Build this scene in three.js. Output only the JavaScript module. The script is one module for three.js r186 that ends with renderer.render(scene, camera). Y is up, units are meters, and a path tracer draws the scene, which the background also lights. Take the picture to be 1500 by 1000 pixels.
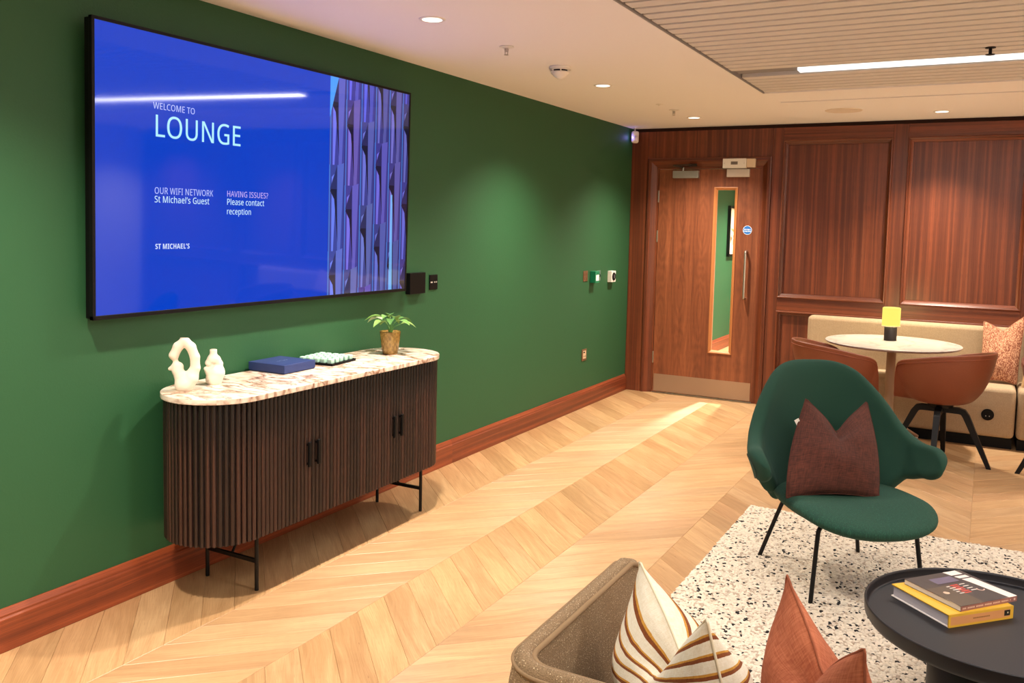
import * as THREE from 'three';
import { mergeGeometries, mergeVertices, toCreasedNormals } from 'three/addons/utils/BufferGeometryUtils.js';
import { RoundedBoxGeometry } from 'three/addons/geometries/RoundedBoxGeometry.js';
import { MarchingCubes } from 'three/addons/objects/MarchingCubes.js';
import { RectAreaLightUniformsLib } from 'three/addons/lights/RectAreaLightUniformsLib.js';

// ------------------------------------------------------------------ camera, exposure, light levels
RectAreaLightUniformsLib.init();
const scene = new THREE.Scene();
scene.background = new THREE.Color(0x000000);
const camera = new THREE.PerspectiveCamera(2 * Math.atan(500 / 1278.7) * 180 / Math.PI, 1.5, 0.05, 60);
camera.position.set(3.0059, 1.5531, 7.8167);
camera.rotation.order = 'YXZ';
camera.rotation.set(-4.545 * Math.PI / 180, 28.579 * Math.PI / 180, 1.295 * Math.PI / 180);
camera.setViewOffset(1500, 1000, 0, 69.6, 1500, 1000);
scene.add(camera);
const renderer = new THREE.WebGLRenderer({ antialias: true });
renderer.toneMapping = THREE.LinearToneMapping;
renderer.toneMappingExposure = 1.0;
renderer.shadowMap.enabled = true;
const SPOT = 30;           // candela of one downlight
const LED = 56;            // luminance of the linear lights
const WARM = new THREE.Color().setRGB(1.0, 0.885, 0.735);
const NEUTRAL = new THREE.Color().setRGB(1.0, 0.955, 0.92);
const H = 2.473;           // ceiling height

// ------------------------------------------------------------------ helpers
const V3 = (x, y, z) => new THREE.Vector3(x, y, z);
const clamp = (x, a = 0, b = 1) => Math.min(b, Math.max(a, x));
const lerp = (a, b, t) => a + (b - a) * t;
const sstep = (a, b, x) => { const t = clamp((x - a) / (b - a)); return t * t * (3 - 2 * t); };
function rng(seed) { let s = seed >>> 0; return () => { s = (s + 0x6D2B79F5) >>> 0; let t = s; t = Math.imul(t ^ (t >>> 15), t | 1); t ^= t + Math.imul(t ^ (t >>> 7), t | 61); return ((t ^ (t >>> 14)) >>> 0) / 4294967296; }; }
const R0 = rng(7);
function hash2(x, y, p) { if (p) { x = ((x % p) + p) % p; y = ((y % p) + p) % p; } let h = Math.imul(x | 0, 374761393) + Math.imul(y | 0, 668265263); h = Math.imul(h ^ (h >>> 13), 1274126177); return ((h ^ (h >>> 16)) >>> 0) / 4294967296; }
function vnoise(x, y, p = 0) { const xi = Math.floor(x), yi = Math.floor(y), fx = x - xi, fy = y - yi, u = fx * fx * (3 - 2 * fx), v = fy * fy * (3 - 2 * fy); return lerp(lerp(hash2(xi, yi, p), hash2(xi + 1, yi, p), u), lerp(hash2(xi, yi + 1, p), hash2(xi + 1, yi + 1, p), u), v); }
function fbm(x, y, o = 4) { let a = 0.5, s = 0, n = 0; for (let i = 0; i < o; i++) { s += a * vnoise(x + i * 17.3, y - i * 9.1); n += a; a *= 0.5; x *= 2.03; y *= 2.03; } return s / n; }
function tex(w, h, fn, { data = false, rx = 1, ry = 1 } = {}) {
  const d = new Uint8Array(w * h * 4);
  for (let j = 0; j < h; j++) for (let i = 0; i < w; i++) { const c = fn(i / w, j / h, i, j), k = (j * w + i) * 4; d[k] = clamp(c[0], 0, 255); d[k + 1] = clamp(c[1], 0, 255); d[k + 2] = clamp(c[2], 0, 255); d[k + 3] = 255; }
  const t = new THREE.DataTexture(d, w, h); t.wrapS = t.wrapT = THREE.MirroredRepeatWrapping; t.magFilter = THREE.LinearFilter; t.minFilter = THREE.LinearMipmapLinearFilter; t.generateMipmaps = true;
  if (!data) t.colorSpace = THREE.SRGBColorSpace; t.repeat.set(rx, ry); t.needsUpdate = true; return t;
}
function canvasTex(w, h, draw) { const c = document.createElement('canvas'); c.width = w; c.height = h; draw(c.getContext('2d'), w, h); const t = new THREE.CanvasTexture(c); t.colorSpace = THREE.SRGBColorSpace; return t; }
const mix3 = (a, b, t) => [lerp(a[0], b[0], t), lerp(a[1], b[1], t), lerp(a[2], b[2], t)];
const taken = {};
function numbered(n) { const k = taken[n] = (taken[n] ?? -1) + 1; return k ? `${n}_${String(k).padStart(3, '0')}` : n; }
function shadowed(o) { o.castShadow = o.receiveShadow = true; return o; }
function thing(name, label, category, pos = [0, 0, 0], turn = 0, group) { const g = new THREE.Group(); g.name = numbered(name); g.position.set(...pos); g.rotation.y = turn; g.userData = { label, category }; if (group) g.userData.group = group; scene.add(g); return g; }
function part(parent, name, geo, mat, label) { const m = shadowed(new THREE.Mesh(Array.isArray(geo) ? merge(geo) : geo, mat)); m.name = name; if (label) m.userData.label = label; parent.add(m); return m; }
function struct(name, label, category) { const g = new THREE.Group(); g.name = name; g.userData = { kind: 'structure', label, category }; scene.add(g); return g; }
function solo(name, geo, mat, label, category, group) { const m = shadowed(new THREE.Mesh(Array.isArray(geo) ? merge(geo) : geo, mat)); m.name = numbered(name); m.userData = { label, category }; if (group) m.userData.group = group; scene.add(m); return m; }
function merge(list) { return mergeGeometries(list.map(g => { const n = g.index ? g.toNonIndexed() : g.clone(); for (const k of Object.keys(n.attributes)) if (!['position', 'normal', 'uv'].includes(k)) n.deleteAttribute(k); if (!n.attributes.uv) n.setAttribute('uv', new THREE.BufferAttribute(new Float32Array(n.attributes.position.count * 2), 2)); return n; })); }
// box from bounds with small rounded edges
function box(x0, x1, y0, y1, z0, z1, r = 0) { const w = x1 - x0, h = y1 - y0, d = z1 - z0; const g = r > 0 ? new RoundedBoxGeometry(w, h, d, 2, Math.min(r, w / 2.01, h / 2.01, d / 2.01)) : new THREE.BoxGeometry(w, h, d); g.translate((x0 + x1) / 2, (y0 + y1) / 2, (z0 + z1) / 2); return g; }
// uv in metres from the dominant normal; grain = axis along which v runs
function uvm(g, grain = 'y', ou = 0, ov = 0, gscale = 1) {
  if (g.index) g = g.toNonIndexed();
  const p = g.attributes.position, n = g.attributes.normal, uv = new Float32Array(p.count * 2), ax = { x: 0, y: 1, z: 2 }[grain];
  for (let i = 0; i < p.count; i += 3) {
    const q = [0, 0, 0]; for (let k = 0; k < 3; k++) { q[0] += Math.abs(n.getX(i + k)); q[1] += Math.abs(n.getY(i + k)); q[2] += Math.abs(n.getZ(i + k)); }
    let m = q.indexOf(Math.max(...q));
    for (let k = 0; k < 3; k++) { const c = [p.getX(i + k), p.getY(i + k), p.getZ(i + k)]; let a, b; if (m === ax) { a = c[(ax + 1) % 3]; b = c[(ax + 2) % 3]; } else { b = c[ax]; a = c[3 - ax - m]; } uv[(i + k) * 2] = a * gscale + ou; uv[(i + k) * 2 + 1] = b * gscale + ov; }
  }
  g.setAttribute('uv', new THREE.BufferAttribute(uv, 2)); return g;
}
const cyl = (r0, r1, h, n = 32) => new THREE.CylinderGeometry(r0, r1, h, n);
function tube(pts, r, n = 12, seg = 40, closed = false, tension = 0.5) { return new THREE.TubeGeometry(new THREE.CatmullRomCurve3(pts.map(p => V3(...p)), closed, 'catmullrom', tension), seg, r, n, closed); }
function rod(a, b, r0, r1 = r0, n = 12) { const A = V3(...a), B = V3(...b), d = B.clone().sub(A), g = cyl(r1, r0, d.length(), n); g.applyQuaternion(new THREE.Quaternion().setFromUnitVectors(V3(0, 1, 0), d.normalize())); g.translate((A.x + B.x) / 2, (A.y + B.y) / 2, (A.z + B.z) / 2); return g; }
function lathe(pts, n = 48) { return new THREE.LatheGeometry(pts.map(p => new THREE.Vector2(...p)), n); }
// grid surface from f(i/nu, j/nv)
function grid(nu, nv, f, closedU = false) {
  const pos = [], uv = [], idx = []; const q = V3(0, 0, 0);
  for (let j = 0; j <= nv; j++) for (let i = 0; i <= nu; i++) { const r = f(i / nu, j / nv); pos.push(r[0], r[1], r[2]); uv.push(r[3] ?? i / nu, r[4] ?? j / nv); }
  const W = nu + 1; for (let j = 0; j < nv; j++) for (let i = 0; i < nu; i++) { const a = j * W + i; idx.push(a, a + 1, a + W + 1, a, a + W + 1, a + W); }
  const g = new THREE.BufferGeometry(); g.setAttribute('position', new THREE.Float32BufferAttribute(pos, 3)); g.setAttribute('uv', new THREE.Float32BufferAttribute(uv, 2)); g.setIndex(idx); g.computeVertexNormals();
  if (closedU) { const n = g.attributes.normal; for (let j = 0; j <= nv; j++) { const a = j * W, b = a + nu, s = V3(n.getX(a) + n.getX(b), n.getY(a) + n.getY(b), n.getZ(a) + n.getZ(b)).normalize(); n.setXYZ(a, s.x, s.y, s.z); n.setXYZ(b, s.x, s.y, s.z); } }
  return g;
}
function table(xs, ys) { return x => { if (x <= xs[0]) return ys[0]; for (let i = 1; i < xs.length; i++) if (x <= xs[i]) { const t = (x - xs[i - 1]) / (xs[i] - xs[i - 1]); return lerp(ys[i - 1], ys[i], t * t * (3 - 2 * t)); } return ys[ys.length - 1]; }; }
function ctable(xs, ys) { const n = xs.length, m = ys.map((_, i) => { const a = Math.max(0, i - 1), b = Math.min(n - 1, i + 1); return (ys[b] - ys[a]) / (xs[b] - xs[a]); }); m[0] = 0; return x => { if (x <= xs[0]) return ys[0]; for (let i = 1; i < n; i++) if (x <= xs[i]) { const h = xs[i] - xs[i - 1], t = (x - xs[i - 1]) / h, t2 = t * t, t3 = t2 * t; return (2 * t3 - 3 * t2 + 1) * ys[i - 1] + (t3 - 2 * t2 + t) * h * m[i - 1] + (-2 * t3 + 3 * t2) * ys[i] + (t3 - t2) * h * m[i]; } return ys[n - 1]; }; }
// closed pad around a mid surface f(s,v) with thickness th(s,v); section rounded at the edges
function pad(ns, nv, f, th, uvs = 1) {
  const e = 1e-3, nrm = (s, v) => { const a = V3(...f(Math.min(1, s + e), v)).sub(V3(...f(Math.max(0, s - e), v))), b = V3(...f(s, Math.min(1, v + e))).sub(V3(...f(s, Math.max(0, v - e)))); return a.cross(b).normalize(); };
  const one = side => grid(ns, nv, (a, b) => { const s = 0.5 - 0.5 * Math.cos(Math.PI * a), v = 0.5 - 0.5 * Math.cos(Math.PI * b); const p = f(s, v), n = nrm(s, v); const rs = Math.pow(Math.max(0, 1 - Math.pow(Math.abs(2 * s - 1), 10)), 0.5), rv = Math.pow(Math.max(0, 1 - Math.pow(Math.abs(2 * v - 1), 7)), 0.5); const t = 0.5 * th(s, v) * rs * rv * side; return [p[0] + n.x * t, p[1] + n.y * t, p[2] + n.z * t, s * uvs, v * uvs]; });
  const A = one(1), B = one(-1); const ix = B.index.array; for (let i = 0; i < ix.length; i += 3) { const t = ix[i]; ix[i] = ix[i + 1]; ix[i + 1] = t; }
  let g = mergeGeometries([A, B]); g.computeVertexNormals(); const uv = g.attributes.uv.clone(); g.deleteAttribute('uv'); g.deleteAttribute('normal');
  const w = mergeVertices(g, 1e-5); w.computeVertexNormals(); return w;
}
// signed distance field to mesh
function sdfMesh(fn, c, half, res) {
  const mc = new MarchingCubes(res, new THREE.MeshStandardMaterial(), false, false, 200000); mc.isolation = 0; const hs = res / 2;
  for (let k = 0; k < res; k++) for (let j = 0; j < res; j++) for (let i = 0; i < res; i++) mc.field[k * res * res + j * res + i] = -fn(c[0] + (i - hs) / hs * half, c[1] + (j - hs) / hs * half, c[2] + (k - hs) / hs * half);
  mc.update(); const n = mc.count ?? mc.geometry.drawRange.count; const P = new Float32Array(n * 3), N = new Float32Array(n * 3);
  for (let i = 0; i < n * 3; i++) { P[i] = mc.positionArray[i] * half + c[i % 3]; N[i] = mc.normalArray[i]; }
  let g = new THREE.BufferGeometry(); g.setAttribute('position', new THREE.BufferAttribute(P, 3)); g = mergeVertices(g, 1e-5); g.computeVertexNormals(); return g;
}
const smin = (a, b, k) => { const h = clamp(0.5 + 0.5 * (b - a) / k); return lerp(b, a, h) - k * h * (1 - h); };
function capsule(p, a, b, ra, rb) { const ba = [b[0] - a[0], b[1] - a[1], b[2] - a[2]], pa = [p[0] - a[0], p[1] - a[1], p[2] - a[2]]; const h = clamp((pa[0] * ba[0] + pa[1] * ba[1] + pa[2] * ba[2]) / (ba[0] ** 2 + ba[1] ** 2 + ba[2] ** 2)); return Math.hypot(pa[0] - ba[0] * h, pa[1] - ba[1] * h, pa[2] - ba[2] * h) - lerp(ra, rb, h); }

// ------------------------------------------------------------------ materials
const std = (o) => new THREE.MeshStandardMaterial(o);
const phys = (o) => new THREE.MeshPhysicalMaterial(o);
// walnut veneer: grain runs along v, 1 texture = 0.8 m across, 2.4 m along
const walnutTex = tex(1024, 1024, (u, v) => {
  const w = fbm(u * 3 + 5, v * 2.2, 3) * 0.16;
  const x = u * 44 + w * 8 + 0.5 * fbm(u * 6, v * 3, 2);
  const band = fbm(x, v * 1.3 + 3, 4), fine = vnoise(u * 420 + w * 40, v * 9), pore = vnoise(u * 700, v * 30);
  const fig = 0.5 + 0.5 * Math.sin((u * 34 + w * 30));
  let t = 0.2 + 0.62 * band + 0.16 * fine + 0.12 * (fig - 0.5);
  let c = mix3([68, 30, 17], [138, 72, 42], clamp((t - 0.25) * 1.5));
  const str = Math.pow(vnoise(u * 62 + w * 12, v * 1.5), 6); c = mix3(c, [160, 96, 64], str * 0.55);
  if (pore > 0.78) c = mix3(c, [66, 28, 15], 0.35);
  return c;
}, { rx: 1 / 0.8, ry: 1 / 2.4 });
// door veneer with cathedral figure
const doorTex = tex(1024, 1024, (u, v) => {
  const k = u * 5, cell = Math.floor(k), fx = k - cell - 0.5; const seed = hash2(cell % 2, 3);
  const yv = v * 2.4 + 0.15 * Math.sin(cell * 2.1); const w = fbm(u * 7, v * 5, 3) - 0.5;
  const arch = Math.abs(fx) * 7 + 1.7 * Math.pow(Math.abs(((yv * 1.15 + 0.3) % 1) - 0.5) * 2, 1.5) * Math.exp(-fx * fx * 18) * 1.9 + w * 1.5;
  const ring = 0.5 + 0.5 * Math.sin(arch * 6.3), fine = vnoise(u * 480 + w * 20, v * 10), band = fbm(u * 22, v * 1.5, 3);
  let t = 0.2 + 0.11 * ring + 0.46 * band + 0.22 * fine;
  let c = mix3([88, 44, 25], [152, 88, 54], clamp((t - 0.2) * 1.6));
  if (vnoise(u * 720, v * 34) > 0.78) c = mix3(c, [78, 34, 18], 0.3);
  return c;
}, { rx: 1 / 0.95, ry: 1 / 2.1 });
const walnut = std({ map: walnutTex, roughness: 0.36 });
const walnutDoor = std({ map: doorTex, roughness: 0.42 });
const walnutRed = std({ map: walnutTex, color: new THREE.Color(1.5, 1.3, 1.15), roughness: 0.4 });
const walnutLight = std({ color: 0xb4723f, roughness: 0.45 });
// oak planks: grain along v
const oakTex = tex(1024, 1024, (u, v) => {
  const w = fbm(u * 4, v * 3, 3) - 0.5; const cath = 0.5 + 0.5 * Math.sin((u * 20 + 7 * fbm(u * 5 + 2, v * 1.6, 3)) * 3.1);
  const fine = vnoise(u * 520 + w * 30, v * 14), band = fbm(u * 24 + w * 3, v * 1.1, 4);
  let t = 0.3 * band + 0.09 * cath + 0.3 * fine + 0.31 * fbm(u * 3, v * 2, 2);
  let c = mix3([154, 119, 83], [198, 163, 122], clamp((t - 0.2) * 1.6));
  if (vnoise(u * 640, v * 26) > 0.8) c = mix3(c, [146, 106, 72], 0.3);
  const kn = vnoise(u * 34 + 31, v * 34 + 4); if (kn > 0.985) c = mix3(c, [110, 74, 50], (kn - 0.985) * 50);
  return c;
}, { rx: 1 / 0.7, ry: 1 / 1.1 });
const oakBump = tex(512, 512, (u, v) => { const g = 255 * (0.6 * vnoise(u * 300, v * 9) + 0.4 * vnoise(u * 120, v * 4)); return [g, g, g]; }, { data: true, rx: 1 / 0.7, ry: 1 / 1.1 });
const oakMats = [[1, 1, 1], [0.92, 0.89, 0.85], [1.06, 1.04, 1.0], [0.97, 0.92, 0.86], [1.0, 0.94, 0.91], [0.88, 0.83, 0.77]].map(c => phys({ map: oakTex, color: new THREE.Color(...c), roughness: 0.4, anisotropy: 0.7, bumpMap: oakBump, bumpScale: 0.0002 }));
const paintBump = tex(512, 512, (u, v) => { const g = 255 * (0.5 * vnoise(u * 190, v * 190) + 0.5 * vnoise(u * 80, v * 80)); return [g, g, g]; }, { data: true, rx: 2, ry: 2 });
const greenPaint = std({ color: 0x215431, roughness: 0.62, bumpMap: paintBump, bumpScale: 0.0004 });
const ceilingPaint = std({ color: 0xf5f2f0, roughness: 0.9, bumpMap: paintBump, bumpScale: 0.0003 });
const wallPaint = std({ color: 0xe4dfd8, roughness: 0.9 });
const slatPaint = std({ color: 0xd6d2cd, roughness: 0.7 });
const voidPaint = std({ color: 0xb4afa8, roughness: 0.9 });
const plasticWhite = std({ color: 0xe8e4dc, roughness: 0.4 });
const black = phys({ color: 0x09090a, roughness: 0.5, specularIntensity: 0.35 });
const blackMetal = phys({ color: 0x0c0c0e, roughness: 0.42, specularIntensity: 0.5 });
const steel = std({ color: 0xc9c4bc, roughness: 0.33, metalness: 1 });
const steelMatt = std({ color: 0xb39a84, roughness: 0.48, metalness: 0.85 });
const brass = std({ color: 0x8d6a4f, roughness: 0.4, metalness: 0.6 });
// dark stained slats
const slatWoodTex = tex(256, 1024, (u, v) => { const t = 0.55 * vnoise(u * 90, v * 5) + 0.45 * fbm(u * 20, v * 2, 3); return mix3([16, 10, 9], [78, 48, 38], clamp((t - 0.28) * 1.6)); }, { rx: 4, ry: 1 });
const slatMats = [[0.9, 0.88, 0.88], [0.6, 0.58, 0.58], [1.15, 1.05, 1.0], [0.42, 0.42, 0.44]].map(c => std({ map: slatWoodTex, color: new THREE.Color(...c), roughness: 0.42 }));
// brown veined marble
const marbleTex = tex(1024, 1024, (u, v) => {
  const a = u * 6 + v * 5, w = fbm(u * 5, v * 9, 5); const vein = Math.abs(Math.sin((v * 9 + u * 5 + w * 7) * 1.6)); const n = fbm(u * 14 + 9, v * 26, 4);
  let c = mix3([238, 228, 214], [214, 184, 156], clamp((n - 0.35) * 1.8));
  c = mix3(c, [134, 92, 70], Math.pow(1 - vein, 1.6) * clamp(n * 2.2 - 0.3)); c = mix3(c, [94, 62, 50], Math.pow(1 - Math.abs(Math.sin((v * 14 + u * 8 + w * 10))), 9) * 0.7);
  c = mix3(c, [248, 242, 232], Math.pow(fbm(u * 20 + 3, v * 38, 3), 3) * 0.8); return c;
}, { rx: 1 / 0.9, ry: 1 / 0.9 });
const marble = std({ map: marbleTex, roughness: 0.16 });
const paleMarble = std({ map: tex(512, 512, (u, v) => { const w = fbm(u * 5, v * 5, 5); const ve = Math.pow(1 - Math.abs(Math.sin((u * 4 + v * 7 + w * 6) * 1.3)), 8); let c = mix3([196, 188, 178], [178, 170, 160], fbm(u * 16, v * 16, 3)); return mix3(c, [136, 128, 120], ve * 0.5); }), roughness: 0.25 });
// textiles
function weave(w, h, nx, ny, a, b, fleck, fl = 0, seed = 0) { return (u, v) => { const s = 0.5 + 0.5 * Math.sin(u * nx * 6.2832) * Math.sin(v * ny * 6.2832); const n = vnoise(u * nx * 1.3 + seed, v * ny * 1.3); let c = mix3(a, b, clamp(0.25 * s + 0.75 * n)); if (fleck && hash2(Math.floor(u * nx) + seed, Math.floor(v * ny)) < fl) c = mix3(c, fleck, 0.75); return c; }; }
const heightTex = (n, rx) => tex(512, 512, (u, v) => { const g = 255 * (0.55 * (0.5 + 0.5 * Math.sin(u * n * 6.2832) * Math.sin(v * n * 6.2832)) + 0.45 * vnoise(u * n * 1.4, v * n * 1.4)); return [g, g, g]; }, { data: true, rx, ry: rx });
const wb = heightTex(80, 4);
const brownTweed = std({ map: tex(1024, 1024, weave(0, 0, 130, 130, [104, 84, 60], [168, 142, 108], [232, 214, 180], 0.03, 3), { rx: 4.5, ry: 4.5 }), roughness: 0.95, bumpMap: wb, bumpScale: 0.0016 });
const brownPipe = std({ color: 0x8a7152, roughness: 0.95 });
const beigeWool = std({ map: tex(512, 512, weave(0, 0, 90, 90, [160, 136, 106], [188, 164, 132], null, 0, 1), { rx: 3, ry: 3 }), roughness: 0.95, bumpMap: wb, bumpScale: 0.0012 });
const greenWool = phys({ map: tex(512, 512, weave(0, 0, 110, 110, [16, 52, 40], [27, 76, 58], [38, 92, 72], 0.05, 5), { rx: 4, ry: 4 }), roughness: 0.95, bumpMap: wb, bumpScale: 0.001, sheen: 0.2, sheenRoughness: 0.6, sheenColor: new THREE.Color(0x3a7a62) });
const linen = (a, b, s) => std({ map: tex(512, 512, (u, v) => { const n = 0.4 * vnoise(u * 240, v * 22 + s) + 0.4 * vnoise(u * 22 + s, v * 240) + 0.2 * fbm(u * 6, v * 6, 3); return mix3(a, b, clamp((n - 0.2) * 1.6)); }), roughness: 0.95, bumpMap: wb, bumpScale: 0.0008 });
const brownLinen = linen([58, 27, 19], [98, 50, 36], 2), rustLinen = linen([164, 88, 58], [200, 122, 86], 6), tanLinen = linen([176, 140, 96], [204, 168, 122], 8);
const stripeMat = std({ map: tex(1024, 1024, (u, v) => {
  const n = 0.5 * vnoise(u * 300, v * 60) + 0.5 * vnoise(u * 60, v * 300); let c = mix3([234, 224, 198], [250, 246, 230], n); const k = v * 9.5 + 0.05 * (vnoise(u * 30, v * 30) - 0.5), f = k - Math.floor(k);
  if (f > 0.48 && f < 0.7) c = mix3([118, 62, 26], [150, 84, 40], n); else if (f >= 0.7 && f < 0.83) c = mix3([196, 140, 48], [222, 168, 80], n); return c; }), roughness: 0.95, bumpMap: wb, bumpScale: 0.0008 });
const speckMat = std({ map: tex(512, 512, (u, v) => { const n = fbm(u * 70, v * 70, 2) + 0.25 * (vnoise(u * 120, v * 120) - 0.5); const m = vnoise(u * 90 + 7, v * 90); return n > 0.52 ? mix3([206, 152, 116], [222, 174, 138], m) : mix3([126, 68, 48], [170, 106, 78], m); }), roughness: 0.95, bumpMap: wb, bumpScale: 0.001 });
const leather = std({ color: 0x753a20, roughness: 0.5, bumpMap: tex(512, 512, (u, v) => { const g = 255 * vnoise(u * 160, v * 160); return [g, g, g]; }, { data: true }), bumpScale: 0.0004 });
const blackWood = phys({ color: 0x0f0f10, roughness: 0.5, specularIntensity: 0.5 });
const paleOak = std({ color: 0xa5866a, roughness: 0.55 });
const ceramic = std({ color: 0xefe4d2, roughness: 0.7, bumpMap: paintBump, bumpScale: 0.0008 });
const glow = (c, i) => std({ color: 0x111111, emissive: c, emissiveIntensity: i });

// ------------------------------------------------------------------ lamps
function spot(x, y, z, cd, angle = 1.06, pen = 1, col = WARM, r = 2.2) { const l = new THREE.SpotLight(col, cd, 0, angle, pen, 2); l.position.set(x, y, z); l.target.position.set(x, y - 1, z); l.castShadow = true; l.shadow.radius = r; l.shadow.mapSize.set(1024, 1024); l.name = numbered('downlight_beam'); scene.add(l, l.target); l.target.name = numbered('beam_target'); return l; }
function downlight(x, z, label, cd = SPOT, angle = 1.06, y = H) {
  const t = thing('ceiling_downlight', label, 'downlight', [x, y, z], 0, 'recessed ceiling downlights');
  part(t, 'trim_ring', lathe([[0.046, -0.0005], [0.046, -0.004], [0.056, -0.005], [0.060, -0.003], [0.061, 0.0]], 40), plasticWhite);
  part(t, 'lens', new THREE.CylinderGeometry(0.046, 0.046, 0.003, 40).translate(0, -0.002, 0), glow(new THREE.Color().setRGB(1, 0.9, 0.74), 2.6), 'glowing warm white lens');
  spot(x, y - 0.012, z, cd, angle); return t;
}

// ------------------------------------------------------------------ room shell
const RX = 7.0, RZ = 9.6;                       // room extents
{ // green wall, continuing along the corridor behind the door
  const g = struct('wall_left', 'dark green painted wall with the large screen', 'wall');
  part(g, 'plaster', uvm(box(-0.15, 0, 0, H + 0.2, 0, RZ), 'y'), greenPaint);
  const c = struct('wall_corridor', 'green wall of the corridor seen through the door glass', 'wall');
  part(c, 'plaster', uvm(box(-0.15, 0, 0, H + 0.2, -6, -0.002), 'y'), greenPaint);
  const b = struct('baseboard_left', 'walnut skirting board along the green wall', 'skirting');
  const prof = new THREE.Shape(); [[0, 0], [0.022, 0], [0.022, 0.118], [0.017, 0.124], [0.017, 0.132], [0.009, 0.146], [0.006, 0.152], [0, 0.152]].forEach((p, i) => i ? prof.lineTo(...p) : prof.moveTo(...p));
  const mk = (z0, z1, off) => { const e = new THREE.ExtrudeGeometry(prof, { depth: z1 - z0, bevelEnabled: false }); e.translate(0, 0, z0); return uvm(e, 'z', off, off * 3); };
  part(b, 'skirting_board', mk(0.02, 3.1, 0.3), walnutRed); part(b, 'skirting_board', mk(3.1, 6.2, 0.9), walnutRed); part(b, 'skirting_board', mk(6.2, RZ, 1.7), walnutRed);
  const b2 = struct('baseboard_corridor', 'skirting board of the corridor beyond the door', 'skirting');
  part(b2, 'skirting_board', mk(-6, -0.14, 0.5), walnutRed);
}
{ // other walls of the room, outside the frame
  const w = struct('wall_right', 'plain light wall on the far right of the lounge', 'wall'); part(w, 'plaster', box(RX, RX + 0.15, 0, H + 0.2, -0.15, RZ), wallPaint);
  const k = struct('wall_front', 'plain light wall behind the camera', 'wall'); part(k, 'plaster', box(-0.15, RX + 0.15, 0, H + 0.2, RZ, RZ + 0.15), wallPaint);
  const cw = struct('wall_corridor_side', 'light wall of the corridor facing the green wall', 'wall'); part(cw, 'plaster', box(1.75, 1.87, 0, H + 0.2, -6, -0.14), wallPaint);
  const ce = struct('wall_corridor_end', 'end wall of the corridor', 'wall'); part(ce, 'plaster', box(-0.15, 1.87, 0, H + 0.2, -6.12, -6), wallPaint);
  const cf = struct('floor_corridor', 'pale oak floor of the corridor', 'floor'); part(cf, 'boards', uvm(box(0, 1.75, -0.06, 0, -6, -0.13), 'z'), oakMats[0]);
  const cc = struct('ceiling_corridor', 'white ceiling of the corridor', 'ceiling'); part(cc, 'plaster', box(-0.15, 1.87, H, H + 0.2, -6.12, -0.13), ceilingPaint);
}
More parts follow.
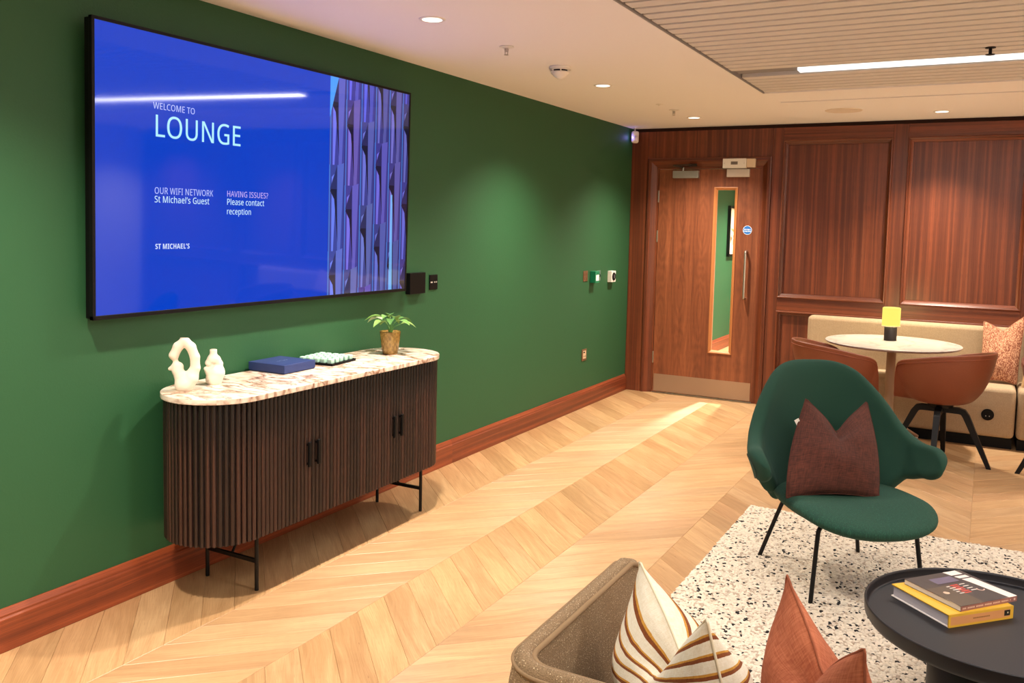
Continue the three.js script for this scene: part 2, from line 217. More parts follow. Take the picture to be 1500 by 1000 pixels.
// floor: chevron planks ---------------------------------------------------------------------
{
  const floor = struct('floor', 'pale oak chevron parquet floor', 'floor');
  part(floor, 'subfloor', box(0, RX, -0.12, -0.004, -0.13, RZ), std({ color: 0xa9835c, roughness: 0.9 }));
  const cw = 0.425, pitch = 0.17, seams = [0.022]; for (let k = 0; k < 17; k++) { const x = 0.452 + k * cw; if (x > RX) break; seams.push(x); } seams.push(RX);
  const clipZ = (poly, z, keepGreater) => { const o = []; for (let i = 0; i < poly.length; i++) { const a = poly[i], b = poly[(i + 1) % poly.length], ia = keepGreater ? a[1] >= z : a[1] <= z, ib = keepGreater ? b[1] >= z : b[1] <= z; if (ia) o.push(a); if (ia !== ib) { const t = (z - a[1]) / (b[1] - a[1]); o.push([lerp(a[0], b[0], t), z]); } } return o; };
  function plank(poly, dir, ou, ov) { // chamfered prism, uv along the board
    const g = 0.0003, ch = 0.0016, n = poly.length, cx = poly.reduce((s, p) => s + p[0], 0) / n, cz = poly.reduce((s, p) => s + p[1], 0) / n;
    const inset = (q, d) => { const L = []; let area = 0; for (let i = 0; i < n; i++) { const a = poly[i], b = poly[(i + 1) % n]; area += a[0] * b[1] - b[0] * a[1]; } const sg = Math.sign(area); for (let i = 0; i < n; i++) { const p0 = poly[(i + n - 1) % n], p1 = poly[i], p2 = poly[(i + 1) % n]; const e1 = [p1[0] - p0[0], p1[1] - p0[1]], e2 = [p2[0] - p1[0], p2[1] - p1[1]], l1 = Math.hypot(...e1) || 1, l2 = Math.hypot(...e2) || 1; const n1 = [-e1[1] / l1 * sg, e1[0] / l1 * sg], n2 = [-e2[1] / l2 * sg, e2[0] / l2 * sg]; const den = 1 + n1[0] * n2[0] + n1[1] * n2[1]; L.push([p1[0] + (n1[0] + n2[0]) / den * d, p1[1] + (n1[1] + n2[1]) / den * d]); } return L; };
    const o = inset(poly, g), t = inset(poly, g + ch); const pos = [], nor = [], uv = []; const U = p => [(p[0] * -dir[1] + p[1] * dir[0]) + ou, (p[0] * dir[0] + p[1] * dir[1]) + ov];
    const tri = (a, b, c) => { const A = V3(...a), B = V3(...b), C = V3(...c); let N = B.clone().sub(A).cross(C.clone().sub(A)); const out = V3((a[0] + b[0] + c[0]) / 3 - cx, 0.02, (a[2] + b[2] + c[2]) / 3 - cz); if (N.dot(out) < 0) { [b, c] = [c, b]; N.negate(); } N.normalize(); for (const q of [a, b, c]) { pos.push(...q); nor.push(N.x, N.y, N.z); uv.push(...U([q[0], q[2]])); } };
    for (let i = 1; i < n - 1; i++) tri([t[0][0], 0, t[0][1]], [t[i][0], 0, t[i][1]], [t[i + 1][0], 0, t[i + 1][1]]);
    for (let i = 0; i < n; i++) { const j = (i + 1) % n; const a = [t[i][0], 0, t[i][1]], b = [t[j][0], 0, t[j][1]], c = [o[j][0], -0.0011, o[j][1]], d = [o[i][0], -0.0011, o[i][1]], e = [o[j][0], -0.005, o[j][1]], f = [o[i][0], -0.005, o[i][1]]; tri(a, b, c); tri(a, c, d); tri(d, c, e); tri(d, e, f); }
    const G = new THREE.BufferGeometry(); G.setAttribute('position', new THREE.Float32BufferAttribute(pos, 3)); G.setAttribute('normal', new THREE.Float32BufferAttribute(nor, 3)); G.setAttribute('uv', new THREE.Float32BufferAttribute(uv, 2)); return G;
  }
  camera.updateMatrixWorld(); camera.updateProjectionMatrix(); const list = []; const rr = rng(21); const cache = {};
  for (let k = 0; k + 1 < seams.length; k++) {
    const x0 = seams[k], x1 = seams[k + 1], w = x1 - x0, up = k % 2 === 0, sl = (up ? 1 : -1); // even columns run towards the camera with x
    const zj = k === 0 ? -(w - 0) * 0.97 : -cw * 0.97; const dz = sl * cw * 0.97 * (w / cw); const ph = 5.137 % pitch; // seams at odd index are ridges
    const zL = up ? 0 : cw * 0.97, zR = up ? dz : 0; const L0 = up ? (k === 0 ? cw * 0.97 - dz : 0) : cw * 0.97, R0_ = up ? cw * 0.97 : 0;
    for (let m = -6; m < 62; m++) {
      const z = m * pitch + ph; let poly = [[x0, z + L0], [x1, z + R0_], [x1, z + R0_ + pitch], [x0, z + L0 + pitch]];
      const full = poly.every(p => p[1] > 0.001 && p[1] < RZ - 0.01); if (!full) { poly = clipZ(clipZ(poly, 0.0, true), RZ - 0.002, false); if (poly.length < 3 || Math.abs(poly.reduce((s, a, i) => { const b = poly[(i + 1) % poly.length]; return s + a[0] * b[1] - b[0] * a[1]; }, 0)) < 0.004) continue; }
      const va = Math.floor(rr() * 10), mi = [0, 0, 1, 2, 2, 3, 4, 4, 5][Math.floor(rr() * 9)]; const dl = Math.hypot(w, R0_ - L0), dir = [w / dl, (R0_ - L0) / dl];
      const mx = (x0 + x1) / 2, mz = z + (L0 + R0_ + pitch) / 2; const p = V3(mx, 0, clamp(mz, 0, RZ)).project(camera); const d = Math.hypot(mx - camera.position.x, mz - camera.position.z, 1.55); const vis = Math.abs(p.x) < 1.1 && p.y > -1.2 && p.y < 1 && p.z < 1 && mz < 7;
      list.push({ k, z, poly, full, va, mi, dir, score: (vis ? 1 : 0.001) / d ** 3, x0, L0 });
    }
  }
  const hid = q => q.poly.every(p => p[0] > 2.0 && p[1] > 3.1); for (const q of list) if (hid(q)) q.score *= 0.0001; // covered by the rug
  list.sort((a, b) => b.score - a.score); const rest = {};
  list.forEach((q, i) => {
    let geo; if (q.full) { const key = `${q.k === 0 ? 0 : 1 + q.k % 2}_${q.k === list.length ? 1 : 0}_${q.va}_${q.k >= seams.length - 2 ? 'e' : ''}`; geo = cache[key] ??= plank(q.poly.map(p => [p[0] - q.x0, p[1] - q.z]), q.dir, q.va * 0.137, q.va * 0.71); } else geo = plank(q.poly.map(p => [p[0] - q.x0, p[1] - q.z]), q.dir, q.va * 0.137, q.va * 0.71);
    if (i < 300) { const m = part(floor, 'plank', geo, oakMats[q.mi]); m.position.set(q.x0, 0, q.z); } else (rest[q.mi] ??= []).push(geo.clone().translate(q.x0, 0, q.z));
  });
  const all = []; const ms = []; for (const k of Object.keys(rest)) { all.push(mergeGeometries(rest[k])); ms.push(oakMats[k]); }
  const gg = mergeGeometries(all, true); const m = shadowed(new THREE.Mesh(gg, ms)); m.name = 'plank_field'; m.userData.kind = 'stuff'; floor.add(m);
}
// ceiling -----------------------------------------------------------------------------------
const SX0 = 1.6, SX1 = 5.6, SZ0 = 1.745, SZ1 = 8.4;   // opening of the slatted field
{
  const c = struct('ceiling', 'smooth white plaster ceiling around the slatted field', 'ceiling'); const t = 0.2;
  const sh = new THREE.Shape(); sh.moveTo(-0.15, -RZ - 0.15); sh.lineTo(RX + 0.15, -RZ - 0.15); sh.lineTo(RX + 0.15, 0.13); sh.lineTo(-0.15, 0.13); sh.closePath();
  const hole = (x0, x1, z0, z1) => { const p = new THREE.Path(); p.moveTo(x0, -z0); p.lineTo(x1, -z0); p.lineTo(x1, -z1); p.lineTo(x0, -z1); p.closePath(); sh.holes.push(p); };
  hole(SX0, SX1, SZ0, SZ1); hole(1.62, 5.5, 1.275, 1.32);
  const e = new THREE.ExtrudeGeometry(sh, { depth: 0.05, bevelEnabled: false }); e.rotateX(-Math.PI / 2); e.translate(0, H, 0); part(c, 'plasterboard', uvm(e, 'z'), ceilingPaint);
  part(c, 'ceiling_void', box(-0.15, RX + 0.15, H + 0.16, H + 0.2, -0.13, RZ + 0.15), voidPaint);
  part(c, 'slot_lining', [box(1.62, 5.5, H + 0.05, H + 0.16, 1.265, 1.275), box(1.62, 5.5, H + 0.05, H + 0.16, 1.32, 1.33)], ceilingPaint, 'side linings of the narrow air slot');
  part(c, 'access_panel', lathe([[0, -0.003], [0.115, -0.003], [0.12, -0.0035], [0.128, -0.006], [0.134, -0.003], [0.135, 0]], 48).translate(1.975, H, 0.73), std({ color: 0xe2d5c6, roughness: 0.7 }), 'round flush cover in the ceiling');
  const s = thing('slatted_ceiling_panel', 'beige slatted ceiling field with narrow dark gaps beside the plain plaster', 'ceiling panel', [0, H, 0]);
  const gs = box(SX0 + 0.014, SX1 - 0.01, 0.006, 0.075, -0.0405, 0.0405, 0.004);
  for (let z = SZ0 + 0.055; z < SZ1 - 0.04; z += 0.1085) { if (Math.abs(z - 2.505) < 0.09 || Math.abs(z - 5.205) < 0.06 || Math.abs(z - 7.4) < 0.06) continue; const m = part(s, 'slat', gs, slatPaint); m.position.z = z; }
  part(s, 'edge_channel', [box(SX0 + 0.001, SX0 + 0.009, 0.001, 0.1, SZ0 + 0.002, SZ1 - 0.002), box(SX1 - 0.009, SX1 - 0.001, 0.001, 0.1, SZ0 + 0.002, SZ1 - 0.002)], std({ color: 0x8f8c8e, roughness: 0.7 }), 'grey metal edge channel');
}
function linear(z, x0, x1, label) {
  const t = thing('linear_ceiling_light', label, 'light', [0, H, z]);
  part(t, 'housing', [box(SX0 + 0.012, SX1 - 0.012, 0.02, 0.07, -0.062, 0.062)], std({ color: 0x8c8a8c, roughness: 0.7 }), 'grey recessed housing channel');
  part(t, 'diffuser', box(x0, x1, 0.003, 0.019, -0.045, 0.045), glow(new THREE.Color().setRGB(1, 0.96, 0.9), 1.6), 'glowing white diffuser');
  const l = new THREE.RectAreaLight(NEUTRAL, LED, x1 - x0, 0.09); l.position.set((x0 + x1) / 2, H - 0.004, z); l.lookAt((x0 + x1) / 2, 0, z); l.name = numbered('linear_light_source'); scene.add(l);
}
linear(2.505, 1.975, 5.3, 'long glowing linear light set between the ceiling slats towards the wood wall');
linear(5.205, 1.975, 5.3, 'linear light set between the ceiling slats above the coffee table');
linear(7.4, 1.975, 5.3, 'linear light between the ceiling slats behind the tweed sofa');
downlight(0.728, 4.451, 'round recessed downlight in the ceiling above the screen and sideboard');
downlight(0.727, 2.454, 'round recessed downlight in the ceiling beside the smoke detector');
downlight(0.79, 0.656, 'round recessed downlight in the ceiling in front of the door');
downlight(2.633, 0.445, 'round recessed downlight in the ceiling above the banquette and round table', SPOT * 0.85, 0.86);
downlight(0.728, 6.4, 'round recessed downlight beyond the screen along the green wall');
downlight(0.728, 8.4, 'round recessed downlight at the far end of the green wall');
downlight(4.5, 0.445, 'round recessed downlight along the panelled wall past the table', SPOT * 0.85, 0.86);
downlight(6.3, 0.445, 'round recessed downlight in the corner of the panelled wall');
for (const z of [2.5, 4.5, 6.5, 8.4]) downlight(6.3, z, 'round recessed downlight along the plain right wall');
downlight(0.9, -1.03, 'round downlight in the corridor behind the door', SPOT * 4);
downlight(0.9, -3.4, 'round downlight in the corridor above the framed picture', SPOT * 3);
// ------------------------------------------------------------------ panelled back wall and door
// ring of mitred moulding; prof = [offset inwards, z]; sides of the rectangle to build
function ring(x0, x1, y0, y1, prof, sides = 'lrtb', ou = 0) {
  const pos = [], uv = []; let acc = 0;
  const R = o => ({ x0: sides.includes('l') ? x0 + o : x0, x1: sides.includes('r') ? x1 - o : x1, y0: sides.includes('b') ? y0 + o : y0, y1: sides.includes('t') ? y1 - o : y1 });
  for (let i = 0; i + 1 < prof.length; i++) {
    const [o, z] = prof[i], [p, w] = prof[i + 1], A = R(o), B = R(p), l = Math.hypot(p - o, w - z), u0 = acc + ou, u1 = acc + l + ou; acc += l;
    const q = (a, b, c, d, va, vb, vc, vd) => { pos.push(...a, ...b, ...c, ...a, ...c, ...d); uv.push(u0, va, u0, vb, u1, vc, u0, va, u1, vc, u1, vd); };
    if (sides.includes('b')) q([A.x0, A.y0, z], [A.x1, A.y0, z], [B.x1, B.y0, w], [B.x0, B.y0, w], A.x0, A.x1, B.x1, B.x0);
    if (sides.includes('t')) q([A.x1, A.y1, z], [A.x0, A.y1, z], [B.x0, B.y1, w], [B.x1, B.y1, w], A.x1, A.x0, B.x0, B.x1);
    if (sides.includes('r')) q([A.x1, A.y0, z], [A.x1, A.y1, z], [B.x1, B.y1, w], [B.x1, B.y0, w], A.y0, A.y1, B.y1, B.y0);
    if (sides.includes('l')) q([A.x0, A.y1, z], [A.x0, A.y0, z], [B.x0, B.y0, w], [B.x0, B.y1, w], A.y1, A.y0, B.y0, B.y1);
  }
  const g = new THREE.BufferGeometry(); g.setAttribute('position', new THREE.Float32BufferAttribute(pos, 3)); g.setAttribute('uv', new THREE.Float32BufferAttribute(uv, 2)); g.computeVertexNormals(); return g;
}
const mould = [[0, 0.0], [0, 0.010], [0.004, 0.015], [0.011, 0.016], [0.016, 0.012], [0.018, 0.004], [0.026, -0.004], [0.036, -0.009], [0.040, -0.010], [0.041, -0.026]];
{
  const w = struct('wall_back', 'walnut panelled wall with raised mouldings around the panels', 'wall');
  part(w, 'backing', [box(0, 0.235, 0, H, -0.13, -0.036), box(1.255, RX, 0, H, -0.13, -0.036), box(0.235, 1.255, 2.13, H, -0.13, -0.036)], std({ color: 0x33190f, roughness: 0.8 }), 'dark backing board');
  const bd = (name, x0, x1, y0, y1, grain, o, z0 = -0.036, z1 = 0) => part(w, name, uvm(box(x0, x1, y0, y1, z0, z1, 0.0015), grain, o, o * 1.7), walnut);
  const TOP = 2.44;
  bd('panel_strip', 0.001, 0.1645, 0, TOP, 'y', 0.11);
  bd('over_door_panel', 0.166, 1.299, 2.196, TOP, 'y', 0.37);
  bd('stile', 1.301, 1.391, 0, TOP, 'y', 0.52);
  const cols = [[1.391, 2.268], [2.38, 3.245], [3.357, 4.222], [4.334, 5.2], [5.312, 6.9]];
  cols.forEach(([a, b], i) => {
    bd('top_rail', a + 0.001, b - 0.001, 2.333, TOP, 'x', 0.21 + i * 0.33); bd('middle_rail', a + 0.001, b - 0.001, 0.855, 0.967, 'x', 0.47 + i * 0.41); bd('bottom_rail', a + 0.001, b - 0.001, 0, 0.2, 'x', 0.63 + i * 0.2);
    bd('panel', a, b, 0.967, 2.333, 'y', 0.05 + i * 0.31, -0.036, -0.026); bd('panel', a, b, 0.2, 0.855, 'y', 0.4 + i * 0.27, -0.036, -0.026);
    part(w, 'moulding', ring(a, b, 0.967, 2.333, mould, 'lrtb', i * 0.2), walnut); part(w, 'moulding', ring(a, b, 0.2, 0.855, mould, 'lrtb', i * 0.3), walnut);
    const nx = cols[i + 1] ? cols[i + 1][0] : RX; bd('stile', b, nx, 0, TOP, 'y', 0.8 + i * 0.23);
  });
  const bb = struct('baseboard_back', 'walnut skirting board along the panelled wall', 'skirting');
  const e = box(1.345, RX, 0, 0.1, 0.001, 0.02, 0.004); part(bb, 'skirting_board', uvm(e, 'x', 0.2), walnutRed);
}
{ // door frame
  const f = struct('trim_1', 'walnut door frame stepping in towards the door', 'door frame');
  part(f, 'architrave', ring(0.166, 1.299, 0, 2.195, [[0, -0.03], [0, 0.012], [0.008, 0.016], [0.03, 0.014], [0.036, 0.004], [0.075, -0.03], [0.083, -0.032], [0.098, -0.032], [0.098, -0.12]], 'lrt', 0.3), walnut);
  part(f, 'threshold', box(0.262, 1.205, 0, 0.004, -0.12, -0.02), steel, 'thin metal threshold strip');
}
{ // door
  const d = struct('door_1', 'walnut veneer door with tall narrow glass panel and steel kick plate', 'door');
  const lx0 = 0.268, lx1 = 1.2, ly0 = 0.01, ly1 = 2.093, gx0 = 0.804, gx1 = 0.99, gy0 = 0.432, gy1 = 1.918, zf = -0.035;
  const s = new THREE.Shape(); s.moveTo(lx0, ly0); s.lineTo(lx1, ly0); s.lineTo(lx1, ly1); s.lineTo(lx0, ly1); s.closePath();
  const hp = new THREE.Path(); hp.moveTo(gx0, gy0); hp.lineTo(gx0, gy1); hp.lineTo(gx1, gy1); hp.lineTo(gx1, gy0); hp.closePath(); s.holes.push(hp);
  const e = new THREE.ExtrudeGeometry(s, { depth: 0.045, bevelEnabled: false }); e.translate(0, 0, zf - 0.045); part(d, 'leaf', uvm(e, 'y', -0.03, 0.1), walnutDoor);
  const bead = part(d, 'glazing_bead', ring(gx0 - 0.014, gx1 + 0.014, gy0 - 0.014, gy1 + 0.014, [[0, zf], [0, zf + 0.008], [0.006, zf + 0.01], [0.014, zf + 0.006], [0.026, zf - 0.006], [0.026, zf - 0.034]]), walnutLight, 'lighter wood bead around the glass');
  part(d, 'glass_pane', box(gx0 + 0.003, gx1 - 0.003, gy0 + 0.003, gy1 - 0.003, zf - 0.024, zf - 0.018), phys({ color: 0xffffff, roughness: 0.02, transmission: 1, thickness: 0, ior: 1.5 }));
  part(d, 'kick_plate', box(lx0 + 0.012, lx1 - 0.012, ly0 + 0.006, 0.178, zf + 0.0005, zf + 0.0025), steelMatt, 'brushed steel kick plate');
  const hx = 1.108; const ph = part(d, 'pull_handle', tube([[hx, 0.94, zf], [hx, 0.94, zf + 0.045], [hx, 0.96, zf + 0.06], [hx, 1.34, zf + 0.06], [hx, 1.36, zf + 0.045], [hx, 1.36, zf]], 0.0105, 14, 80, false, 0.2), steel, 'vertical polished steel pull handle');
  for (const y of [0.28, 1.42, 1.79]) part(d, 'hinge', box(lx0 - 0.008, lx0 + 0.004, y, y + 0.11, zf - 0.01, zf + 0.008, 0.003), steel);
  const cl = part(d, 'door_closer', box(0.408, 0.648, 2.012, 2.078, zf + 0.001, zf + 0.045, 0.004), std({ color: 0xa9a8a2, roughness: 0.4, metalness: 0.5 }), 'grey metal door closer box');
  part(cl, 'closer_spindle', cyl(0.008, 0.008, 0.04, 12).translate(0.5, 2.09, zf + 0.023), steel);
  part(cl, 'closer_arm', [rod([0.5, 2.108, zf + 0.028], [0.43, 2.125, zf + 0.1], 0.006), rod([0.43, 2.125, zf + 0.1], [0.59, 2.13, zf + 0.055], 0.006), box(0.56, 0.63, 2.118, 2.14, zf + 0.02, zf + 0.06, 0.003)], std({ color: 0x3a2f28, roughness: 0.4, metalness: 0.7 }));
  const sg = canvasTex(256, 256, (c, w, h) => { c.fillStyle = '#e6eef5'; c.fillRect(0, 0, w, h); c.fillStyle = '#2a6db8'; c.beginPath(); c.arc(128, 128, 118, 0, 7); c.fill(); c.fillStyle = '#ffffff'; c.font = 'bold 44px sans-serif'; c.textAlign = 'center'; c.fillText('Fire door', 128, 122); c.fillText('keep shut', 128, 172); });
  const disc = new THREE.CylinderGeometry(0.04, 0.04, 0.002, 40); disc.rotateX(Math.PI / 2); disc.rotateZ(Math.PI / 2 * 0); { const p = disc.attributes.position, u = disc.attributes.uv; for (let i = 0; i < p.count; i++) u.setXY(i, 0.5 + p.getX(i) / 0.08, 0.5 + p.getY(i) / 0.08); }
  disc.translate(1.103, 1.55, zf + 0.0015); part(d, 'round_sign', disc, std({ map: sg, roughness: 0.4 }), 'round blue sign with white lettering');
  // magnetic lock on the frame
  const t = thing('magnetic_door_lock', 'white metal magnetic lock box on the door frame head above the glass panel', 'lock');
  part(t, 'magnet_housing', box(0.882, 1.088, 2.095, 2.178, 0.018, 0.06, 0.003), plasticWhite); part(t, 'display_window', box(0.955, 1.015, 2.125, 2.152, 0.06, 0.0612), std({ color: 0x6f665c, roughness: 0.3 }));
  for (const sx of [0.898, 1.072]) part(t, 'screw', cyl(0.004, 0.004, 0.002, 10).rotateX(Math.PI / 2).translate(sx, 2.137, 0.061), steel);
  part(t, 'junction_box', box(1.09, 1.165, 2.1, 2.176, 0.018, 0.05, 0.003), std({ color: 0xd6c2a6, roughness: 0.4 })); part(t, 'armature_plate', box(0.905, 1.105, 2.02, 2.09, zf + 0.001, zf + 0.035, 0.003), std({ color: 0xd8cdbf, roughness: 0.35, metalness: 0.2 }));
}
{ // picture in the corridor
  const t = thing('framed_picture', 'black framed picture on the green corridor wall seen through the door glass', 'picture', [0, 0, 0]);
  part(t, 'frame', [box(0.003, 0.04, 1.2, 1.86, -3.53, -3.5), box(0.003, 0.04, 1.2, 1.86, -4.5, -4.47), box(0.003, 0.04, 1.83, 1.86, -4.47, -3.53), box(0.003, 0.04, 1.2, 1.23, -4.47, -3.53)], black);
  const art = canvasTex(256, 192, (c, w, h) => { c.fillStyle = '#f2e6cc'; c.fillRect(0, 0, w, h); const r = rng(5); for (let i = 0; i < 26; i++) { c.fillStyle = ['#7b4a2e', '#c08a5a', '#4f3a30', '#d8b48a'][i % 4]; c.beginPath(); c.ellipse(20 + r() * 216, 25 + r() * 140, 5 + r() * 14, 4 + r() * 9, r() * 3, 0, 7); c.fill(); } });
  const p = new THREE.PlaneGeometry(0.94, 0.6); p.rotateY(Math.PI / 2); p.translate(0.02, 1.53, -4.0); part(t, 'print', p, std({ map: art, roughness: 0.6 }));
}
// ------------------------------------------------------------------ fittings on walls and ceiling
{
  const t = thing('motion_sensor', 'small white motion sensor in the corner where green wall meets walnut panelling', 'sensor', [0.052, 2.395, 0.07], 0.75);
  part(t, 'casing', box(-0.034, 0.034, -0.062, 0.05, -0.02, 0.024, 0.02), plasticWhite); part(t, 'lens', new THREE.SphereGeometry(0.022, 24, 16).scale(1, 1.3, 0.5).translate(0, -0.018, 0.022), std({ color: 0xe9e3f5, roughness: 0.15 }));
  part(t, 'bracket', cyl(0.006, 0.006, 0.05, 12).translate(0, 0.055, -0.005), plasticWhite);
  part(t, 'indicator', new THREE.SphereGeometry(0.005, 12, 8).translate(-0.024, -0.012, 0.022), glow(new THREE.Color().setRGB(0.35, 0.3, 1), 3), 'small blue indicator light');
  const l = new THREE.PointLight(new THREE.Color().setRGB(0.3, 0.25, 1), 0.012, 0, 2); l.position.set(0.03, 2.383, 0.115); l.castShadow = true; l.name = 'indicator_glow'; scene.add(l);
}
function plate(name, label, category, z, y, w, h, d, mat) { const t = thing(name, label, category, [0, y, z]); part(t, 'plate', box(0.0005, d, -h / 2, h / 2, -w / 2, w / 2, 0.002), mat); return t; }
{
  let t = plate('light_switch', 'bronze switch plate on the green wall left of the emergency call point', 'switch', 1.005, 1.13, 0.088, 0.09, 0.006, brass);
  for (const [a, b] of [[-0.018, 0.018], [0.018, 0.018], [-0.018, -0.018], [0.018, -0.018]]) part(t, 'rocker', box(0.006, 0.01, b - 0.012, b + 0.012, a - 0.007, a + 0.007, 0.001), brass);
  t = plate('emergency_call_point', 'green emergency door release box with a white window on the green wall', 'call point', 0.855, 1.118, 0.09, 0.1, 0.05, std({ color: 0x0c7a55, roughness: 0.4 }));
  part(t, 'window', box(0.05, 0.052, -0.032, 0.018, -0.03, 0.03), std({ color: 0xf4f6f2, roughness: 0.3 }), 'white break-glass window'); part(t, 'test_slot', box(0.05, 0.0515, 0.03, 0.034, -0.01, 0.01), black);
  t = plate('key_switch', 'small grey key switch plate next to the green call point', 'switch', 0.725, 1.123, 0.08, 0.09, 0.008, std({ color: 0x7d8f86, roughness: 0.4, metalness: 0.5 }));
  part(t, 'key_barrel', cyl(0.014, 0.014, 0.012, 20).rotateZ(Math.PI / 2).translate(0.013, 0, 0), std({ color: 0x1c3a34, roughness: 0.4 }));
  t = plate('exit_button', 'white wall box with a round black button on the green wall next to the door', 'button', 0.458, 1.106, 0.1, 0.1, 0.04, plasticWhite);
  part(t, 'button', cyl(0.036, 0.036, 0.006, 32).rotateZ(Math.PI / 2).translate(0.043, 0, 0), black); part(t, 'button_centre', cyl(0.017, 0.017, 0.003, 24).rotateZ(Math.PI / 2).translate(0.047, 0, 0), std({ color: 0x4b4b50, roughness: 0.3 }));
  t = plate('wall_socket', 'bronze power socket low on the green wall towards the door', 'socket', 0.988, 0.452, 0.095, 0.1, 0.007, brass);
  part(t, 'socket_insert', box(0.007, 0.009, -0.032, 0.036, -0.03, 0.03, 0.001), std({ color: 0xd8bf9c, roughness: 0.4 })); for (const [a, b] of [[0, 0.022], [-0.013, -0.012], [0.013, -0.012]]) part(t, 'pin_hole', box(0.009, 0.0096, b - 0.006, b + 0.006, a - 0.004, a + 0.004), black);
  part(t, 'rocker', box(0.009, 0.013, 0.018, 0.03, 0.012, 0.024, 0.001), black);
  t = plate('media_plate', 'black media connection plate on the green wall right of the screen', 'wall plate', 3.325, 1.188, 0.086, 0.092, 0.008, black);
  for (const a of [-0.028, -0.008, 0.02, 0.03]) part(t, 'port', box(0.008, 0.0095, -0.004, 0.004, a - 0.005, a + 0.005), std({ color: 0xd8d4d0, roughness: 0.3, metalness: 0.4 }));
  t = plate('black_media_box', 'plain black box on the wall at the lower corner of the screen', 'box', 3.535, 1.192, 0.16, 0.125, 0.035, black);
  part(t, 'seam', box(0.035, 0.0355, -0.0625, -0.0605, -0.075, 0.075), blackMetal);
}
function sprinkler(x, z, label) { const t = thing('sprinkler', label, 'sprinkler', [x, H, z], 0.6); part(t, 'collar', lathe([[0, 0], [0.022, 0], [0.02, -0.006], [0.01, -0.009], [0, -0.009]].reverse(), 24), plasticWhite); part(t, 'stem', cyl(0.006, 0.006, 0.02, 12).translate(0, -0.018, 0), steel); part(t, 'frame_arm', [rod([-0.009, -0.012, 0], [-0.005, -0.042, 0], 0.0025), rod([0.009, -0.012, 0], [0.005, -0.042, 0], 0.0025)], steel); part(t, 'deflector', cyl(0.012, 0.012, 0.002, 16).translate(0, -0.043, 0), steel); part(t, 'cover_plate', cyl(0.038, 0.04, 0.004, 28).translate(0, -0.002, 0), plasticWhite); }
sprinkler(0.747, 3.789, 'white ceiling sprinkler between the first downlight and the smoke detector'); sprinkler(0.783, 1.16, 'white ceiling sprinkler near the door in front of its downlight');
solo('ceiling_nozzle', lathe([[0, -0.012], [0.008, -0.012], [0.012, -0.006], [0.026, -0.003], [0.028, 0]], 24).translate(0.781, H, 1.5), plasticWhite, 'tiny round white fitting on the ceiling behind the far sprinkler', 'ceiling fitting');
{
  const t = thing('smoke_detector', 'white domed smoke detector on the ceiling', 'smoke detector', [0.757, H, 3.165], 0); t.scale.setScalar(1.15);
  part(t, 'base', lathe([[0, -0.018], [0.055, -0.018], [0.056, -0.004], [0.052, 0]], 40), plasticWhite); part(t, 'chamber', lathe([[0, -0.029], [0.04, -0.029], [0.042, -0.018]], 36), std({ color: 0x2a2725, roughness: 0.6 }), 'dark sensing slot');
  part(t, 'cap', lathe([[0, -0.062], [0.012, -0.061], [0.03, -0.05], [0.046, -0.034], [0.048, -0.029], [0.045, -0.026], [0, -0.026]], 40), plasticWhite); for (let k = 0; k < 6; k++) part(t, 'rib', box(0.04, 0.048, -0.036, -0.016, -0.003, 0.003, 0.001).rotateY(k * Math.PI / 3), plasticWhite);
}
{
  const t = thing('slat_mounted_sprinkler', 'small black fitting poking down from the ceiling slats', 'sprinkler', [2.953, H, 2.834]);
  part(t, 'stem', cyl(0.008, 0.008, 0.035, 12).translate(0, -0.012, 0), black); part(t, 'deflector', cyl(0.022, 0.022, 0.003, 20).translate(0, -0.03, 0), black); part(t, 'collar', cyl(0.024, 0.024, 0.004, 20).translate(0, 0.0035, 0), black);
}
